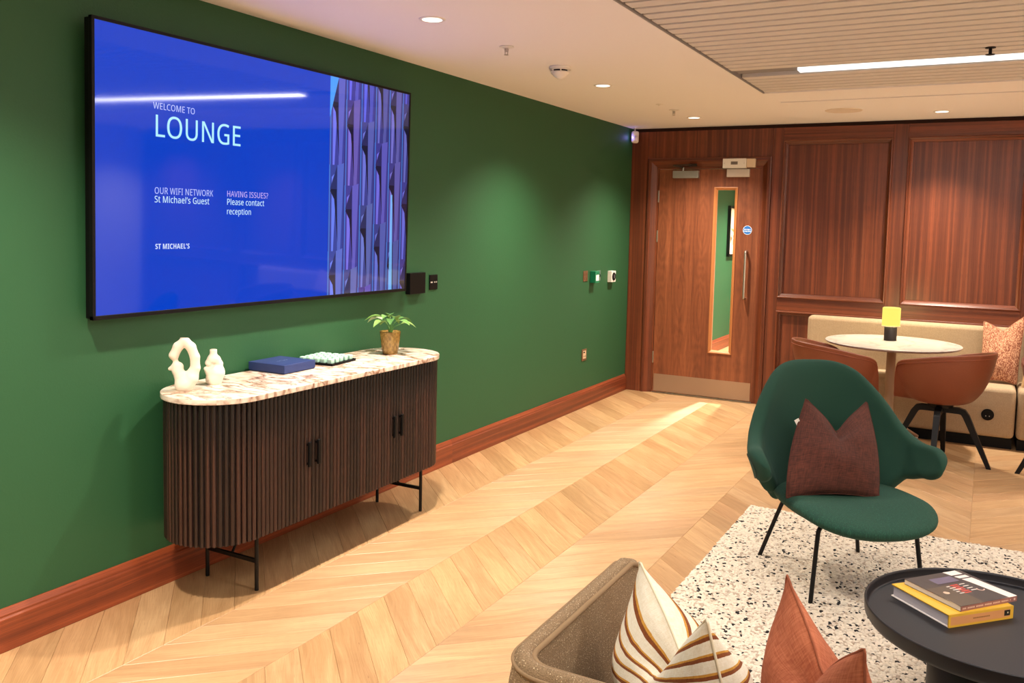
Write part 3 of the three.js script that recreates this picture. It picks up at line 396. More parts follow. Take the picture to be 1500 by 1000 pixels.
// ------------------------------------------------------------------ wall screen
{
  const z0 = 3.7046, z1 = 5.7095, y0 = 1.1576, y1 = 2.2819, D = 0.08;
  const t = thing('wall_screen', 'very large wall-mounted screen showing a blue lounge welcome page', 'screen', [0.06, 1.72, 0]); t.rotation.z = -0.016; const tvShift = g => (Array.isArray(g) ? merge(g) : g).translate(-0.06, -1.72, 0);
  part(t, 'casing', tvShift(box(0.03, D - 0.004, y0 + 0.004, y1 - 0.004, z0 + 0.004, z1 - 0.004, 0.004)), black); part(t, 'wall_bracket', tvShift(box(0.006, 0.032, 1.45, 1.95, 4.3, 5.1)), blackMetal);
  const b = 0.013; part(t, 'bezel', tvShift([box(D - 0.02, D, y1 - b, y1, z0, z1, 0.002), box(D - 0.02, D, y0, y0 + b + 0.004, z0, z1, 0.002), box(D - 0.02, D, y0, y1, z0, z0 + b, 0.002), box(D - 0.02, D, y0, y1, z1 - b, z1, 0.002)]), phys({ color: 0x0e0d10, roughness: 0.4, specularIntensity: 0.4 }));
  const page = canvasTex(1920, 1080, (c, w, h) => {
    c.fillStyle = '#0340c8'; c.fillRect(0, 0, w, h);
    // photograph of a folded metal facade on the right of the page
    const X0 = 1268; c.save(); c.beginPath(); c.rect(X0, 0, w - X0, h); c.clip(); c.fillStyle = '#5a5fc0'; c.fillRect(X0, 0, w - X0, h);
    const r = rng(11); const cw = 118, n = 7;
    for (let i = -1; i < n; i++) {
      const x = X0 + i * cw; const hue = i / n; const seg = 430; const off = (i * 137) % seg - seg;
      for (let k = 0; k < 5; k++) {
        const y = off + k * seg - i * 40; const base = [92 - 20 * hue, 98 - 24 * hue, 188 - 44 * hue].map(v => v + (r() - 0.5) * 26);
        const col = (m, bl = 0) => `rgb(${clamp(base[0] * m, 0, 255) | 0},${clamp(base[1] * m, 0, 255) | 0},${clamp(base[2] * m + bl, 0, 255) | 0})`;
        const P = (f, pts) => { c.fillStyle = f; c.beginPath(); pts.forEach((p, q) => q ? c.lineTo(x + p[0], y + p[1]) : c.moveTo(x + p[0], y + p[1])); c.closePath(); c.fill(); };
        P(col(0.72, 20), [[0, 0], [cw, 0], [cw, seg], [0, seg]]); P(col(1.05), [[cw * 0.52, 0], [cw * 0.95, -14], [cw * 0.8, seg], [cw * 0.6, seg]]); P(col(1.28), [[cw * 0.18, 60], [cw * 0.5, 30], [cw * 0.34, seg], [cw * 0.22, seg]]);
        P(col(0.32), [[cw * 0.52, 10], [cw * 0.52, 150], [cw * 0.62, seg * 0.9], [cw * 0.36, 170], [cw * 0.1, 130]]); P(col(0.5, 10), [[cw * 0.52, 0], [cw * 0.08, 120], [cw * 0.52, 120]]);
        c.strokeStyle = 'rgba(30,26,80,0.7)'; c.lineWidth = 3; c.beginPath(); c.moveTo(x + cw * 0.97, y - 10); c.lineTo(x + cw * 0.97, y + seg); c.stroke(); P('rgba(70,150,245,0.75)', [[cw * 0.02, 0], [cw * 0.08, 0], [cw * 0.1, seg], [cw * 0.05, seg]]);
      }
    }
    c.fillStyle = '#4aa0ff'; c.beginPath(); c.moveTo(1268, 0); c.lineTo(1330, 0); c.lineTo(1268, 200); c.fill(); c.fillStyle = 'rgba(120,190,255,0.9)'; c.beginPath(); c.moveTo(1772, 560); c.lineTo(1786, 560); c.lineTo(1800, 1080); c.lineTo(1770, 1080); c.fill(); c.restore();
    const fit = (s, x, y, cap, width, color, weight = '') => { c.font = `${weight} ${Math.round(cap / 0.72)}px sans-serif`; c.fillStyle = color; const m = c.measureText(s).width, k = width / m; c.save(); c.translate(x, y); c.scale(k, 1); c.fillText(s, 0, 0); c.restore(); };
    fit('WELCOME TO', 249, 287, 25, 202, '#cfd4ff'); fit('LOUNGE', 250, 394, 86, 452, '#b8f2ff'); fit('OUR WIFI NETWORK', 255, 617, 26, 292, '#c3cbff'); fit('St Michael\u2019s Guest', 255, 651, 26, 272, '#d8f4ff', '500');
    fit('HAVING ISSUES?', 620, 614, 25, 243, '#d3b8f4'); fit('Please contact', 620, 649, 26, 219, '#d8f4ff', '500'); fit('reception', 620, 690, 26, 142, '#d8f4ff', '500'); fit('ST MICHAEL\u2019S', 259, 835, 20, 168, '#dfe8ff', '600');
  });
  const p = new THREE.PlaneGeometry(z1 - z0 - 2 * b, y1 - y0 - 2 * b - 0.004); p.rotateY(Math.PI / 2); p.translate(D - 0.003, (y0 + y1) / 2 + 0.002, (z0 + z1) / 2);
  part(t, 'display', tvShift(p), std({ color: 0x020204, roughness: 0.05, emissive: 0xffffff, emissiveMap: page, emissiveIntensity: 1.0 }), 'lit display with white lettering and a facade photograph');
  const l = new THREE.RectAreaLight(new THREE.Color().setRGB(0.06, 0.1, 1), 0.35, z1 - z0, y1 - y0); l.position.set(D + 0.025, (y0 + y1) / 2, (z0 + z1) / 2); l.lookAt(3, (y0 + y1) / 2, (z0 + z1) / 2); l.name = 'screen_glow'; scene.add(l);
}
// ------------------------------------------------------------------ sideboard
{
  const zc0 = 4.027, zc1 = 5.265, xc = 0.248; const t = thing('sideboard', 'dark fluted sideboard with rounded ends and brown veined marble top', 'sideboard');
  const stad = (r, d = 0) => { const s = new THREE.Shape(); const a0 = -(zc0), a1 = -(zc1); s.absarc(xc, a0, r, 0, Math.PI, false); s.absarc(xc, a1, r, Math.PI, Math.PI * 2, false); s.closePath(); return s; };
  const slab = (r, y0, y1, bev) => { const e = new THREE.ExtrudeGeometry(stad(r - bev), { depth: y1 - y0 - 2 * bev, bevelEnabled: bev > 0, bevelThickness: bev, bevelSize: bev, bevelSegments: 3, curveSegments: 40 }); e.rotateX(-Math.PI / 2); e.translate(0, y0 + bev, 0); return e; };
  part(t, 'marble_top', uvm(slab(0.226, 0.827, 0.85, 0.003), 'z', 0.1, 0.2), marble, 'brown and cream veined marble top');
  part(t, 'body', slab(0.2, 0.262, 0.827, 0), std({ color: 0x130c0a, roughness: 0.6 }), 'dark cabinet body behind the slats');
  const yb = 0.256, yt = 0.826, pit = 0.0234; const half = new THREE.CylinderGeometry(0.0098, 0.0098, yt - yb, 8, 1, false); half.scale(1, 1, 1.05); half.translate(0, (yt + yb) / 2, 0); const sg = uvm(half.toNonIndexed(), 'y'); sg.computeVertexNormals; const rr = rng(3);
  const slats = (parent, list) => list.forEach(([x, z]) => { const m = part(parent, 'slat', sg, slatMats[Math.floor(rr() * 4)]); m.position.set(x, 0, z); });
  const xf = xc + 0.2, seams = [5.262, 4.938, 4.627, 4.32, 4.03];
  for (let i = 0; i < 4; i++) {
    const a = seams[i], b = seams[i + 1]; const dr = part(t, 'door', box(xf - 0.002, xf + 0.008, yb, yt, b + 0.002, a - 0.002), std({ color: 0x160e0b, roughness: 0.55 }));
    const n = Math.round((a - b) / pit), L = []; for (let k = 0; k < n; k++) L.push([xf + 0.006, b + (k + 0.5) * (a - b) / n]); slats(dr, L);
    const hz = i % 2 === 0 ? b + 0.032 : a - 0.028; part(dr, 'handle', [box(xf + 0.022, xf + 0.034, 0.487, 0.597, hz - 0.008, hz + 0.008, 0.003), box(xf + 0.008, xf + 0.026, 0.495, 0.505, hz - 0.004, hz + 0.004), box(xf + 0.008, xf + 0.026, 0.579, 0.589, hz - 0.004, hz + 0.004)], black, 'small black bar handle');
  }
  for (const [zc, s] of [[zc1, 1], [zc0, -1]]) { const ep = part(t, 'end_panel', (() => { const g = new THREE.CylinderGeometry(0.204, 0.204, yt - yb, 40, 1, true, s > 0 ? -Math.PI / 2 : Math.PI / 2, Math.PI); g.translate(xc, (yt + yb) / 2, zc); return g; })(), std({ color: 0x160e0b, roughness: 0.55, side: THREE.DoubleSide }), 'curved fluted end panel'); const L = []; const n = Math.round(Math.PI * 0.206 / pit); for (let k = 0; k < n; k++) { const a = (k + 0.5) / n * Math.PI; L.push([xc + 0.206 * Math.cos(a), zc + s * 0.206 * Math.sin(a)]); } slats(ep, L); }
  for (const z of [5.196, 3.995]) for (const x of [0.39, 0.1]) part(t, 'leg', [cyl(0.0085, 0.0085, 0.258, 16).translate(x, 0.129, z)], blackMetal);
  for (const z of [5.196, 3.995]) part(t, 'crossbar', box(0.1, 0.39, 0.118, 0.134, z - 0.006, z + 0.006), blackMetal);
  part(t, 'underframe_rail', [box(0.239, 0.255, 0.235, 0.257, 3.995, 5.196), rod([0.247, 0.128, 5.196], [0.247, 0.24, 5.13], 0.006), rod([0.247, 0.128, 3.995], [0.247, 0.24, 4.06], 0.006)], blackMetal);
}
// things on the sideboard
function chain(pts, k = 0.012) { return (x, y, z) => { let d = 1e9; for (let i = 0; i + 1 < pts.length; i++) { const a = pts[i], b = pts[i + 1]; d = smin(d, capsule([x, y, z], a, b, a[3], b[3]), k); } return d; }; }
{
  const t = thing('sculptural_vase', 'taller cream ceramic vase with an open loop and pinched neck on the marble top', 'vase', [0.155, 0.85, 5.36], 0.72);
  const f = chain([[0, 0.022, 0, 0.038], [0.024, 0.05, 0, 0.03], [0.042, 0.09, 0, 0.019], [0.041, 0.135, 0, 0.0185], [0.026, 0.176, 0, 0.019], [0.002, 0.2, 0, 0.019], [-0.024, 0.178, 0, 0.019], [-0.04, 0.143, 0, 0.0185], [-0.034, 0.12, 0, 0.0085], [-0.034, 0.1, 0, 0.014], [-0.056, 0.088, 0, 0.007]], 0.006), f2 = chain([[-0.022, 0.096, 0, 0.019], [-0.026, 0.08, 0, 0.021], [-0.014, 0.055, 0, 0.024], [0, 0.03, 0, 0.036]], 0.008);
  const g = sdfMesh((x, y, z) => Math.max(smin(f(x, y, z), f2(x, y, z), 0.01), -y + 0.0, y - 0.213), [0, 0.105, 0], 0.135, 96); part(t, 'body', g, ceramic); part(t, 'mouth', cyl(0.012, 0.012, 0.0015, 20).translate(-0.004, 0.2134, 0), std({ color: 0xbcae9a, roughness: 0.9 }), 'small round opening');
  const s = thing('sculptural_vase', 'smaller cream ceramic vase with twisted fold and straight neck on the marble top', 'vase', [0.145, 0.85, 5.196], 0.72);
  const h = chain([[0, 0.02, 0, 0.034], [0.012, 0.05, 0, 0.032], [0.022, 0.085, 0, 0.014], [0.01, 0.104, 0, 0.0165], [-0.008, 0.106, 0, 0.0185], [-0.02, 0.09, 0, 0.0145], [-0.01, 0.078, 0, 0.009]], 0.006), h2 = chain([[-0.034, 0.066, 0, 0.008], [-0.018, 0.054, 0, 0.017], [-0.006, 0.044, 0, 0.024], [0, 0.03, 0, 0.034]], 0.009);
  part(s, 'body', sdfMesh((x, y, z) => Math.max(smin(smin(h(x, y, z), h2(x, y, z), 0.008), Math.max(Math.hypot(x + 0.002, z) - 0.0145, 0.1 - y), 0.01), -y, y - 0.147), [0, 0.075, 0], 0.1, 88), ceramic); part(s, 'mouth', cyl(0.0115, 0.0115, 0.0015, 20).translate(-0.002, 0.1474, 0), std({ color: 0xbcae9a, roughness: 0.9 }), 'small round opening');
}
{
  const bt = canvasTex(512, 512, (c, w, h) => { c.fillStyle = '#22346a'; c.fillRect(0, 0, w, h); c.strokeStyle = '#aab4c8'; c.lineWidth = 5; for (let i = 0; i < 9; i++) { c.beginPath(); c.arc(150 + i * 26, 250 + (i % 3) * 6, 12, i, i + 4); c.stroke(); } });
  const t = thing('game_box', 'closed dark blue square box with silver lettering on the marble top', 'box', [0.128, 0.85, 4.762], 0.03); part(t, 'tray_base', box(-0.112, 0.098, 0, 0.02, -0.104, 0.104, 0.002), std({ color: 0x16244e, roughness: 0.6 })); const lid = box(-0.115, 0.101, 0.004, 0.042, -0.107, 0.107, 0.002); part(t, 'lid', lid, std({ color: 0x22346a, roughness: 0.6 }));
  const pl = new THREE.PlaneGeometry(0.16, 0.16); pl.rotateX(-Math.PI / 2); pl.rotateZ(0); pl.rotateY(Math.PI / 2); pl.translate(-0.007, 0.0424, 0); part(t, 'lid_print', pl, std({ map: bt, roughness: 0.55 }), 'silver lettering on the lid');
  const g = thing('game_tray', 'flat black game tray on the marble top beside the blue box', 'tray', [0.135, 0.85, 4.468], 0.12); part(g, 'base', box(-0.106, 0.106, 0, 0.008, -0.106, 0.106, 0.002), black); part(g, 'rim', [box(-0.106, 0.106, 0.008, 0.012, -0.106, -0.102), box(-0.106, 0.106, 0.008, 0.012, 0.102, 0.106), box(-0.106, -0.102, 0.008, 0.012, -0.102, 0.102), box(0.102, 0.106, 0.008, 0.012, -0.102, 0.102)], black);
  const tg = new RoundedBoxGeometry(0.028, 0.024, 0.028, 2, 0.005), mint = std({ color: 0xaed6c4, roughness: 0.35 }), r = rng(9);
  for (let i = 0; i < 5; i++) for (let j = 0; j < 5; j++) { if (r() < 0.12) continue; const m = solo('game_tile', tg, mint, 'pale mint game tile standing in the black tray', 'game piece', 'mint game tiles in the tray'); const lx = -0.08 + i * 0.04 + (r() - 0.5) * 0.004, lz = -0.08 + j * 0.04 + (r() - 0.5) * 0.004, c = Math.cos(0.12), s = Math.sin(0.12); m.position.set(0.135 + lx * c + lz * s, 0.8702, 4.468 - lx * s + lz * c); m.rotation.y = 0.12 + (r() - 0.5) * 0.1; }
}
{
  const t = thing('potted_plant', 'small leafy plant in a golden brown glazed pot on the marble top', 'plant', [0.225, 0.85, 4.06]);
  const glaze = std({ map: tex(256, 256, (u, v) => { const n = 0.7 * fbm(u * 50, v * 40, 3) + 0.3 * vnoise(u * 30, v * 3); return mix3([104, 78, 34], [176, 142, 76], clamp((n - 0.25) * 1.8)); }), roughness: 0.22 });
  part(t, 'pot', lathe([[0, 0], [0.038, 0], [0.041, 0.004], [0.043, 0.02], [0.045, 0.022], [0.052, 0.085], [0.056, 0.118], [0.056, 0.122], [0.051, 0.122], [0.048, 0.105], [0, 0.105]], 48), glaze, 'golden brown glazed pot'); part(t, 'soil', lathe([[0, 0.112], [0.02, 0.111], [0.047, 0.107]], 24), std({ color: 0x2c1d12, roughness: 1, bumpMap: paintBump, bumpScale: 0.002 }));
  const leafM = [0x6f9a44, 0x4f7f35, 0x86ad58, 0xb4c69a].map(c => phys({ color: c, roughness: 0.5, transmission: 0.15, thickness: 0, side: THREE.DoubleSide })); const r = rng(4);
  const dirs = [[0.2, 0.11, 0.085], [0.95, 0.13, 0.09], [1.75, 0.105, 0.08], [2.4, 0.14, 0.075], [3.1, 0.115, 0.095], [3.7, 0.08, 0.1], [4.4, 0.13, 0.085], [5.1, 0.12, 0.095], [5.7, 0.085, 0.1], [1.3, 0.15, 0.05], [4.0, 0.155, 0.05]];
  dirs.forEach(([a, hgt, out], i) => {
    const ca = Math.cos(a), sa = Math.sin(a); const tip = [ca * out * 0.55, 0.108 + hgt * 0.62, sa * out * 0.55]; part(t, 'stem', tube([[ca * 0.008, 0.108, sa * 0.008], [ca * out * 0.2, 0.108 + hgt * 0.4, sa * out * 0.2], tip], 0.0016, 6, 12), leafM[1]);
    const L = 0.075 + r() * 0.03, W = 0.022 + r() * 0.006, droop = 0.4 + r() * 0.5, lift = 0.35; const g = grid(8, 12, (u, v) => { const s = (u - 0.5) * 2, wv = W * Math.pow(Math.sin(Math.PI * Math.pow(v, 0.75)), 0.9); const d = v * L, y = lift * d - droop * d * d / L * 0.9 + Math.abs(s) * wv * 0.35; const lx = d, lz = s * wv; return [tip[0] + ca * lx - sa * lz, tip[1] + y, tip[2] + sa * lx + ca * lz]; });
    part(t, 'leaf', g, leafM[i === 4 ? 3 : i % 3]);
  });
}
// ------------------------------------------------------------------ cushions
// corners TL, TR, BL, BR in world or local space; chop = depth of the dent in the top edge; n side = viewed side
function cushionGeo(TL, TR, BL, BR, T, chop, o = {}) {
  const N = o.n ?? 44, cu = o.cu ?? 0.5, cw = o.cw ?? 0.2, sd = o.seed ?? 1; const A = V3(...TL), B = V3(...TR), C = V3(...BL), D = V3(...BR);
  const mid = (u, v) => { const top = A.clone().lerp(B, u), bot = C.clone().lerp(D, u); return bot.lerp(top, v); };
  const nr = B.clone().sub(A).cross(A.clone().sub(C)).normalize(), up = A.clone().add(B).sub(C).sub(D).normalize(), side = B.clone().sub(A).normalize();
  const one = sg => grid(N, N, (u, v) => {
    const pinU = 1 - (o.pin ?? 0.02) * Math.sin(Math.PI * v) * 2, uu = 0.5 + (u - 0.5) * lerp(1, pinU, Math.pow(Math.abs(2 * u - 1), 3)); const p = mid(uu, v);
    const prof = Math.pow(Math.max(0, Math.sin(Math.PI * u)), 0.55) * Math.pow(Math.max(0, Math.sin(Math.PI * Math.pow(v, 0.85))), 0.6); const dent = Math.exp(-Math.pow((u - cu) / cw, 2) * 1.0), vf = sstep(0.25, 1, v);
    const tri = u < cu ? u / cu : (1 - u) / (1 - cu); const down = chop * (0.86 * tri + 0.14 * dent) * vf * vf;
    const botIn = 0.02 * Math.sin(Math.PI * u) * (1 - v) * (1 - v); let th = T * prof * (1 - 0.55 * dent * vf); th += (fbm(u * 6 + sd, v * 6 + sg * 3 + sd, 3) - 0.5) * 0.016 * prof + 0.006 * prof * Math.sin((u * 3 + v * 7 + sd) * 2.3) * (1 - 0.5 * v);
    p.addScaledVector(up, -down + botIn).addScaledVector(nr, sg * th * 0.5 - (o.bow ?? 0) * dent * vf * 0.08); p.addScaledVector(side, -(u - cu) * (o.squeeze ?? 0.12) * dent * vf * chop); if (o.minY !== undefined && p.y < o.minY) p.y = o.minY + (p.y - o.minY) * 0.1; return [p.x, p.y, p.z, u, v];
  });
  const a = one(1), b = one(-1), ix = b.index.array; for (let i = 0; i < ix.length; i += 3) { const t = ix[i]; ix[i] = ix[i + 1]; ix[i + 1] = t; }
  b.computeVertexNormals(); const g = mergeGeometries([a, b]); const edge = []; for (const [f, s] of [[u => [u, 0], 0], [v => [1, v], 1], [u => [1 - u, 1], 2], [v => [0, 1 - v], 3]]) for (let k = 0; k < 16; k++) { const [u, v] = f(k / 16); const i = Math.round(v * N) * (N + 1) + Math.round(u * N); edge.push([a.attributes.position.getX(i), a.attributes.position.getY(i), a.attributes.position.getZ(i)]); }
  return { geo: g, edge };
}
function cushion(name, label, corners, T, chop, mat, seamMat, o = {}) { const c = cushionGeo(...corners, T, chop, o); const t = thing(name, label, 'cushion'); part(t, 'cover', c.geo, mat); part(t, 'seam', new THREE.TubeGeometry(new THREE.CatmullRomCurve3(c.edge.map(p => V3(...p)), true, 'catmullrom', 0.3), 160, 0.0028, 6, true), seamMat); return t; }

// ------------------------------------------------------------------ banquette sofa along the panelled wall
{
  const mod = (x0, x1, label, first) => {
    const t = thing('banquette_module', label, 'sofa'); const zb = 0.03, zf = 0.6;
    part(t, 'plinth', box(x0 + 0.01, x1 - 0.01, 0, 0.075, zb + 0.06, zf - 0.035), black, 'black recessed plinth');
    part(t, 'seat', uvm(box(first ? x0 - 0.07 : x0, x1, 0.078, 0.445, zb + 0.06, zf, 0.035), 'y'), beigeWool); part(t, 'backrest', uvm(box(x0, x1, 0.3, 0.845, zb, zb + 0.14, 0.035), 'y', 0.3), beigeWool); return t;
  };
  const a = mod(1.69, 3.238, 'beige upholstered bench seat with low back behind the round table', true);
  const so = cyl(0.042, 0.042, 0.008, 40).rotateX(Math.PI / 2).translate(3.063, 0.245, 0.603); part(a, 'power_socket', so, black, 'round black power socket in the seat front'); for (const sx of [3.075, 3.052]) part(a, 'socket_pin', cyl(0.004, 0.004, 0.003, 10).rotateX(Math.PI / 2).translate(sx, 0.235, 0.608), steel);
  mod(3.249, 4.75, 'second beige bench seat module past the patterned cushion');
  cushion('patterned_cushion', 'peach and rust mottled cushion on the beige bench', [[3.0, 0.895, 0.215], [3.275, 0.955, 0.23], [2.995, 0.45, 0.36], [3.24, 0.45, 0.36]], 0.13, 0.1, speckMat, speckMat, { seed: 3, minY: 0.45, squeeze: 0.1 });
  cushion('tan_cushion', 'plain tan cushion on the bench beside the patterned cushion', [[3.3, 0.9, 0.24], [3.7, 0.9, 0.26], [3.27, 0.45, 0.45], [3.69, 0.45, 0.45]], 0.13, 0.08, tanLinen, tanLinen, { seed: 8, minY: 0.45 });
}
// ------------------------------------------------------------------ round cafe table and lamp
{
  const cx = 2.41, cz = 0.79, t = thing('round_cafe_table', 'round pale marble table on a slim wooden pedestal with splayed feet', 'table', [cx, 0, cz]);
  part(t, 'tabletop', uvm(lathe([[0, 0.722], [0.44, 0.722], [0.462, 0.728], [0.47, 0.737], [0.47, 0.741], [0.467, 0.744], [0, 0.744]], 72), 'y'), paleMarble, 'thin round pale marble top');
  part(t, 'pedestal', lathe([[0, 0.17], [0.02, 0.17], [0.033, 0.2], [0.034, 0.45], [0.032, 0.7], [0.05, 0.722], [0, 0.722]], 24), paleOak, 'slim tapered wooden column');
  for (let k = 0; k < 4; k++) { const a = 0.72 + k * Math.PI / 2, c = Math.cos(a), s = Math.sin(a); const P = [[0.016, 0.5], [0.02, 0.26], [0.05, 0.17], [0.14, 0.1], [0.29, 0.016]]; const g = grid(8, 24, (u, v) => { const q = v * (P.length - 1), i = Math.min(P.length - 2, Math.floor(q)), f = q - i; const cm = new THREE.CatmullRomCurve3(P.map(p => V3(p[0], p[1], 0))).getPoint(v), tn = new THREE.CatmullRomCurve3(P.map(p => V3(p[0], p[1], 0))).getTangent(v); const an = u * Math.PI * 2, w = lerp(0.02, 0.017, v), hh = lerp(0.017, 0.013, v); const ox = -tn.y * Math.cos(an) * hh, oy = tn.x * Math.cos(an) * hh, oz = Math.sin(an) * w; const x = cm.x + ox, y = Math.max(0.001, cm.y + oy); return [x * c - oz * s, y, x * s + oz * c]; }, true); part(t, 'foot', g, paleOak); part(t, 'glide', cyl(0.013, 0.013, 0.012, 14).translate(0.285 * c, 0.006, 0.285 * s), plasticWhite); }
  const l = thing('table_lamp', 'small table lamp with glowing yellow cylinder shade and dark base on the round table', 'lamp', [2.385, 0.744, 0.68]);
  part(l, 'base', lathe([[0, 0], [0.043, 0], [0.045, 0.002], [0.045, 0.105], [0, 0.105]], 36), std({ color: 0x2a2220, roughness: 0.5, metalness: 0.3 }), 'dark cylindrical base');
  part(l, 'shade', lathe([[0, 0.107], [0.058, 0.107], [0.064, 0.112], [0.064, 0.245], [0.058, 0.251], [0, 0.251]], 40), glow(new THREE.Color().setRGB(1, 0.86, 0.15), 1.05), 'glowing yellow shade'); part(l, 'shade_band', lathe([[0.0645, 0.107], [0.066, 0.109], [0.066, 0.113], [0.0645, 0.114]], 40), std({ color: 0xd9cf9a, roughness: 0.4 }));
  const p = new THREE.PointLight(new THREE.Color().setRGB(1, 0.8, 0.35), 0.35, 0, 2); p.position.set(2.385, 0.744 + 0.18, 0.68); p.castShadow = true; p.shadow.radius = 3; p.name = 'table_lamp_light'; scene.add(p);
}
// ------------------------------------------------------------------ tub chairs
function tubChair(pos, face, legTurn, label) {
  const t = thing('tub_chair', label, 'chair', pos, 0, 'leather tub chairs at the round table');
  const sh = new THREE.Group(); const hT = ctable([0, 30, 60, 90, 108, 118, 126, 134, 145, 180], [0.34, 0.338, 0.322, 0.288, 0.262, 0.225, 0.13, 0.03, 0.004, 0.0]), rT = ctable([0, 60, 100, 140, 180], [0.3, 0.315, 0.315, 0.29, 0.265]);
  const seatY = 0.425; const pt = (th, v) => { const d = Math.abs(((th * 180 / Math.PI + 540) % 360) - 180), h = hT(d), R = rT(d); const flat = 0.5; let r, y; if (v < 0.5) { r = R * flat * (v / 0.5); y = 0.012 * Math.pow(v / 0.5, 2) - 0.0; } else { const q = (v - 0.5) / 0.5; r = R * (flat + (1 - flat) * (0.62 * Math.sin(q * Math.PI / 2) + 0.38 * q)); y = 0.012 + h * (0.45 * (1 - Math.cos(q * Math.PI / 2)) + 0.55 * Math.pow(q, 1.45)); } return [Math.sin(th) * r, seatY + y - (h > 0.1 ? 0 : 0.0), -Math.cos(th) * r]; };
  const rot = p => { const c = Math.cos(face), s = Math.sin(face); return [p[0] * c + p[2] * s, p[1], -p[0] * s + p[2] * c]; };
  const nrm = (th, v) => { const e = 1e-3, a = V3(...pt(th + e, v)).sub(V3(...pt(th - e, v))), b = V3(...pt(th, Math.min(1, v + e))).sub(V3(...pt(th, v - e))); return a.cross(b).normalize(); };
  const NU = 96, NV = 28; const lay = (off) => (u, v) => { const th = u * Math.PI * 2, vv = Math.max(v, 0.002), p = pt(th, vv), n = nrm(th, vv), k = n.y < 0 && v < 0.4 ? -1 : 1; return rot([p[0] + n.x * off * k, p[1] + n.y * off * k, p[2] + n.z * off * k]); };
  const inner = grid(NU, NV, lay(0.0001), true), outer = grid(NU, NV, lay(-0.016), true); const rim = grid(NU, 4, (u, v) => { const a = lay(0.0001)(u, 1), b = lay(-0.016)(u, 1), q = Math.sin(v * Math.PI) * 0.006; return [lerp(a[0], b[0], v), lerp(a[1], b[1], v) + q, lerp(a[2], b[2], v)]; }, true);
  leather.side = THREE.DoubleSide; part(t, 'shell', [inner, outer, rim], leather, 'cognac leather tub shell'); const pp = []; for (let k = 0; k < 72; k++) pp.push(V3(...lay(-0.017)(k / 72, 0.975))); part(t, 'piping', new THREE.TubeGeometry(new THREE.CatmullRomCurve3(pp, true), 200, 0.003, 6, true), std({ color: 0x7c3a1c, roughness: 0.5 }));
  part(t, 'swivel_plate', cyl(0.09, 0.07, 0.03, 24).translate(0, 0.397, 0), blackWood);
  const sec = [[0.0, 0.368, 0.034, 0.02], [0.115, 0.368, 0.034, 0.02], [0.142, 0.361, 0.034, 0.021], [0.16, 0.335, 0.033, 0.021], [0.312, 0.0, 0.023, 0.014]];
  for (let k = 0; k < 4; k++) { const a = legTurn + k * Math.PI / 2, c = Math.cos(a), s = Math.sin(a); const rings = sec.map(([r, y, w, h], i) => { const A = sec[Math.max(0, i - 1)], B = sec[Math.min(sec.length - 1, i + 1)]; let tx = B[0] - A[0], ty = B[1] - A[1]; const l = Math.hypot(tx, ty); tx /= l; ty /= l; if (i === sec.length - 1) { tx = 0; ty = -1; } const nx = -ty, ny = tx; return [[1, 1], [1, -1], [-1, -1], [-1, 1]].map(([e, f]) => { const x = r + nx * h * e, y2 = y + ny * h * e, z = f * w * 0.6; return [x * c - z * s, Math.max(0, y2), x * s + z * c]; }); }); const pos2 = []; for (let i = 0; i + 1 < rings.length; i++) for (let j = 0; j < 4; j++) { const q = (j + 1) % 4, A = rings[i][j], B = rings[i][q], C = rings[i + 1][q], D = rings[i + 1][j]; pos2.push(...A, ...B, ...C, ...A, ...C, ...D); } for (const e of [rings[0], rings[rings.length - 1]]) pos2.push(...e[0], ...e[1], ...e[2], ...e[0], ...e[2], ...e[3]); const g = new THREE.BufferGeometry(); g.setAttribute('position', new THREE.Float32BufferAttribute(pos2, 3)); g.computeVertexNormals(); part(t, 'leg', g, blackWood); }
  return t;
}
tubChair([2.774, 0, 1.246], Math.atan2(-0.84, -0.54), 0.07, 'cognac leather tub chair with all four black legs showing, nearer the patterned cushion');
tubChair([2.1, 0, 1.27], Math.atan2(0.84, -0.54), 0.5, 'cognac leather tub chair partly hidden behind the green armchair');
tubChair([3.56, 0, 1.3], 0.4, 0.07, 'cognac leather tub chair in front of the second bench module');
// ------------------------------------------------------------------ rug
{
  const x0 = 1.915, x1 = 4.9, z0 = 2.955, z1 = 5.62, t = thing('rug', 'cream wool rug with scattered black flecks under the green armchair', 'rug');
  part(t, 'backing', box(x0, x1, 0.0005, 0.008, z0, z1), std({ color: 0xcbbca4, roughness: 1 }));
  const g = new THREE.IcosahedronGeometry(0.0074, 1); g.scale(1.25, 0.7, 0.9); const r = rng(77), st = 0.01; const M = []; for (let x = x0 + 0.004; x < x1; x += st) for (let z = z0 + 0.004; z < z1; z += st) { M.push([x + (r() - 0.5) * 0.008, z + (r() - 0.5) * 0.008]); }
  const im = new THREE.InstancedMesh(g, std({ color: 0xffffff, roughness: 1 }), M.length), o = new THREE.Object3D(), c = new THREE.Color(); M.forEach(([x, z], i) => { const fl = vnoise(x * 90, z * 90) * 0.5 + r() * 0.5; o.position.set(x, 0.009 + r() * 0.003, z); o.rotation.set(0, r() * 6.28, 0); const s = 0.85 + r() * 0.4; o.scale.set(s, s, s); o.updateMatrix(); im.setMatrixAt(i, o.matrix); if (fl > 0.77) c.setRGB(0.012, 0.011, 0.012); else if (fl < 0.3) c.setRGB(0.42, 0.34, 0.26); else { const k = 0.85 + r() * 0.25; c.setRGB(0.66 * k, 0.58 * k, 0.47 * k); } im.setColorAt(i, c); });
  im.name = 'wool_pile'; im.userData.kind = 'stuff'; shadowed(im); t.add(im);
}
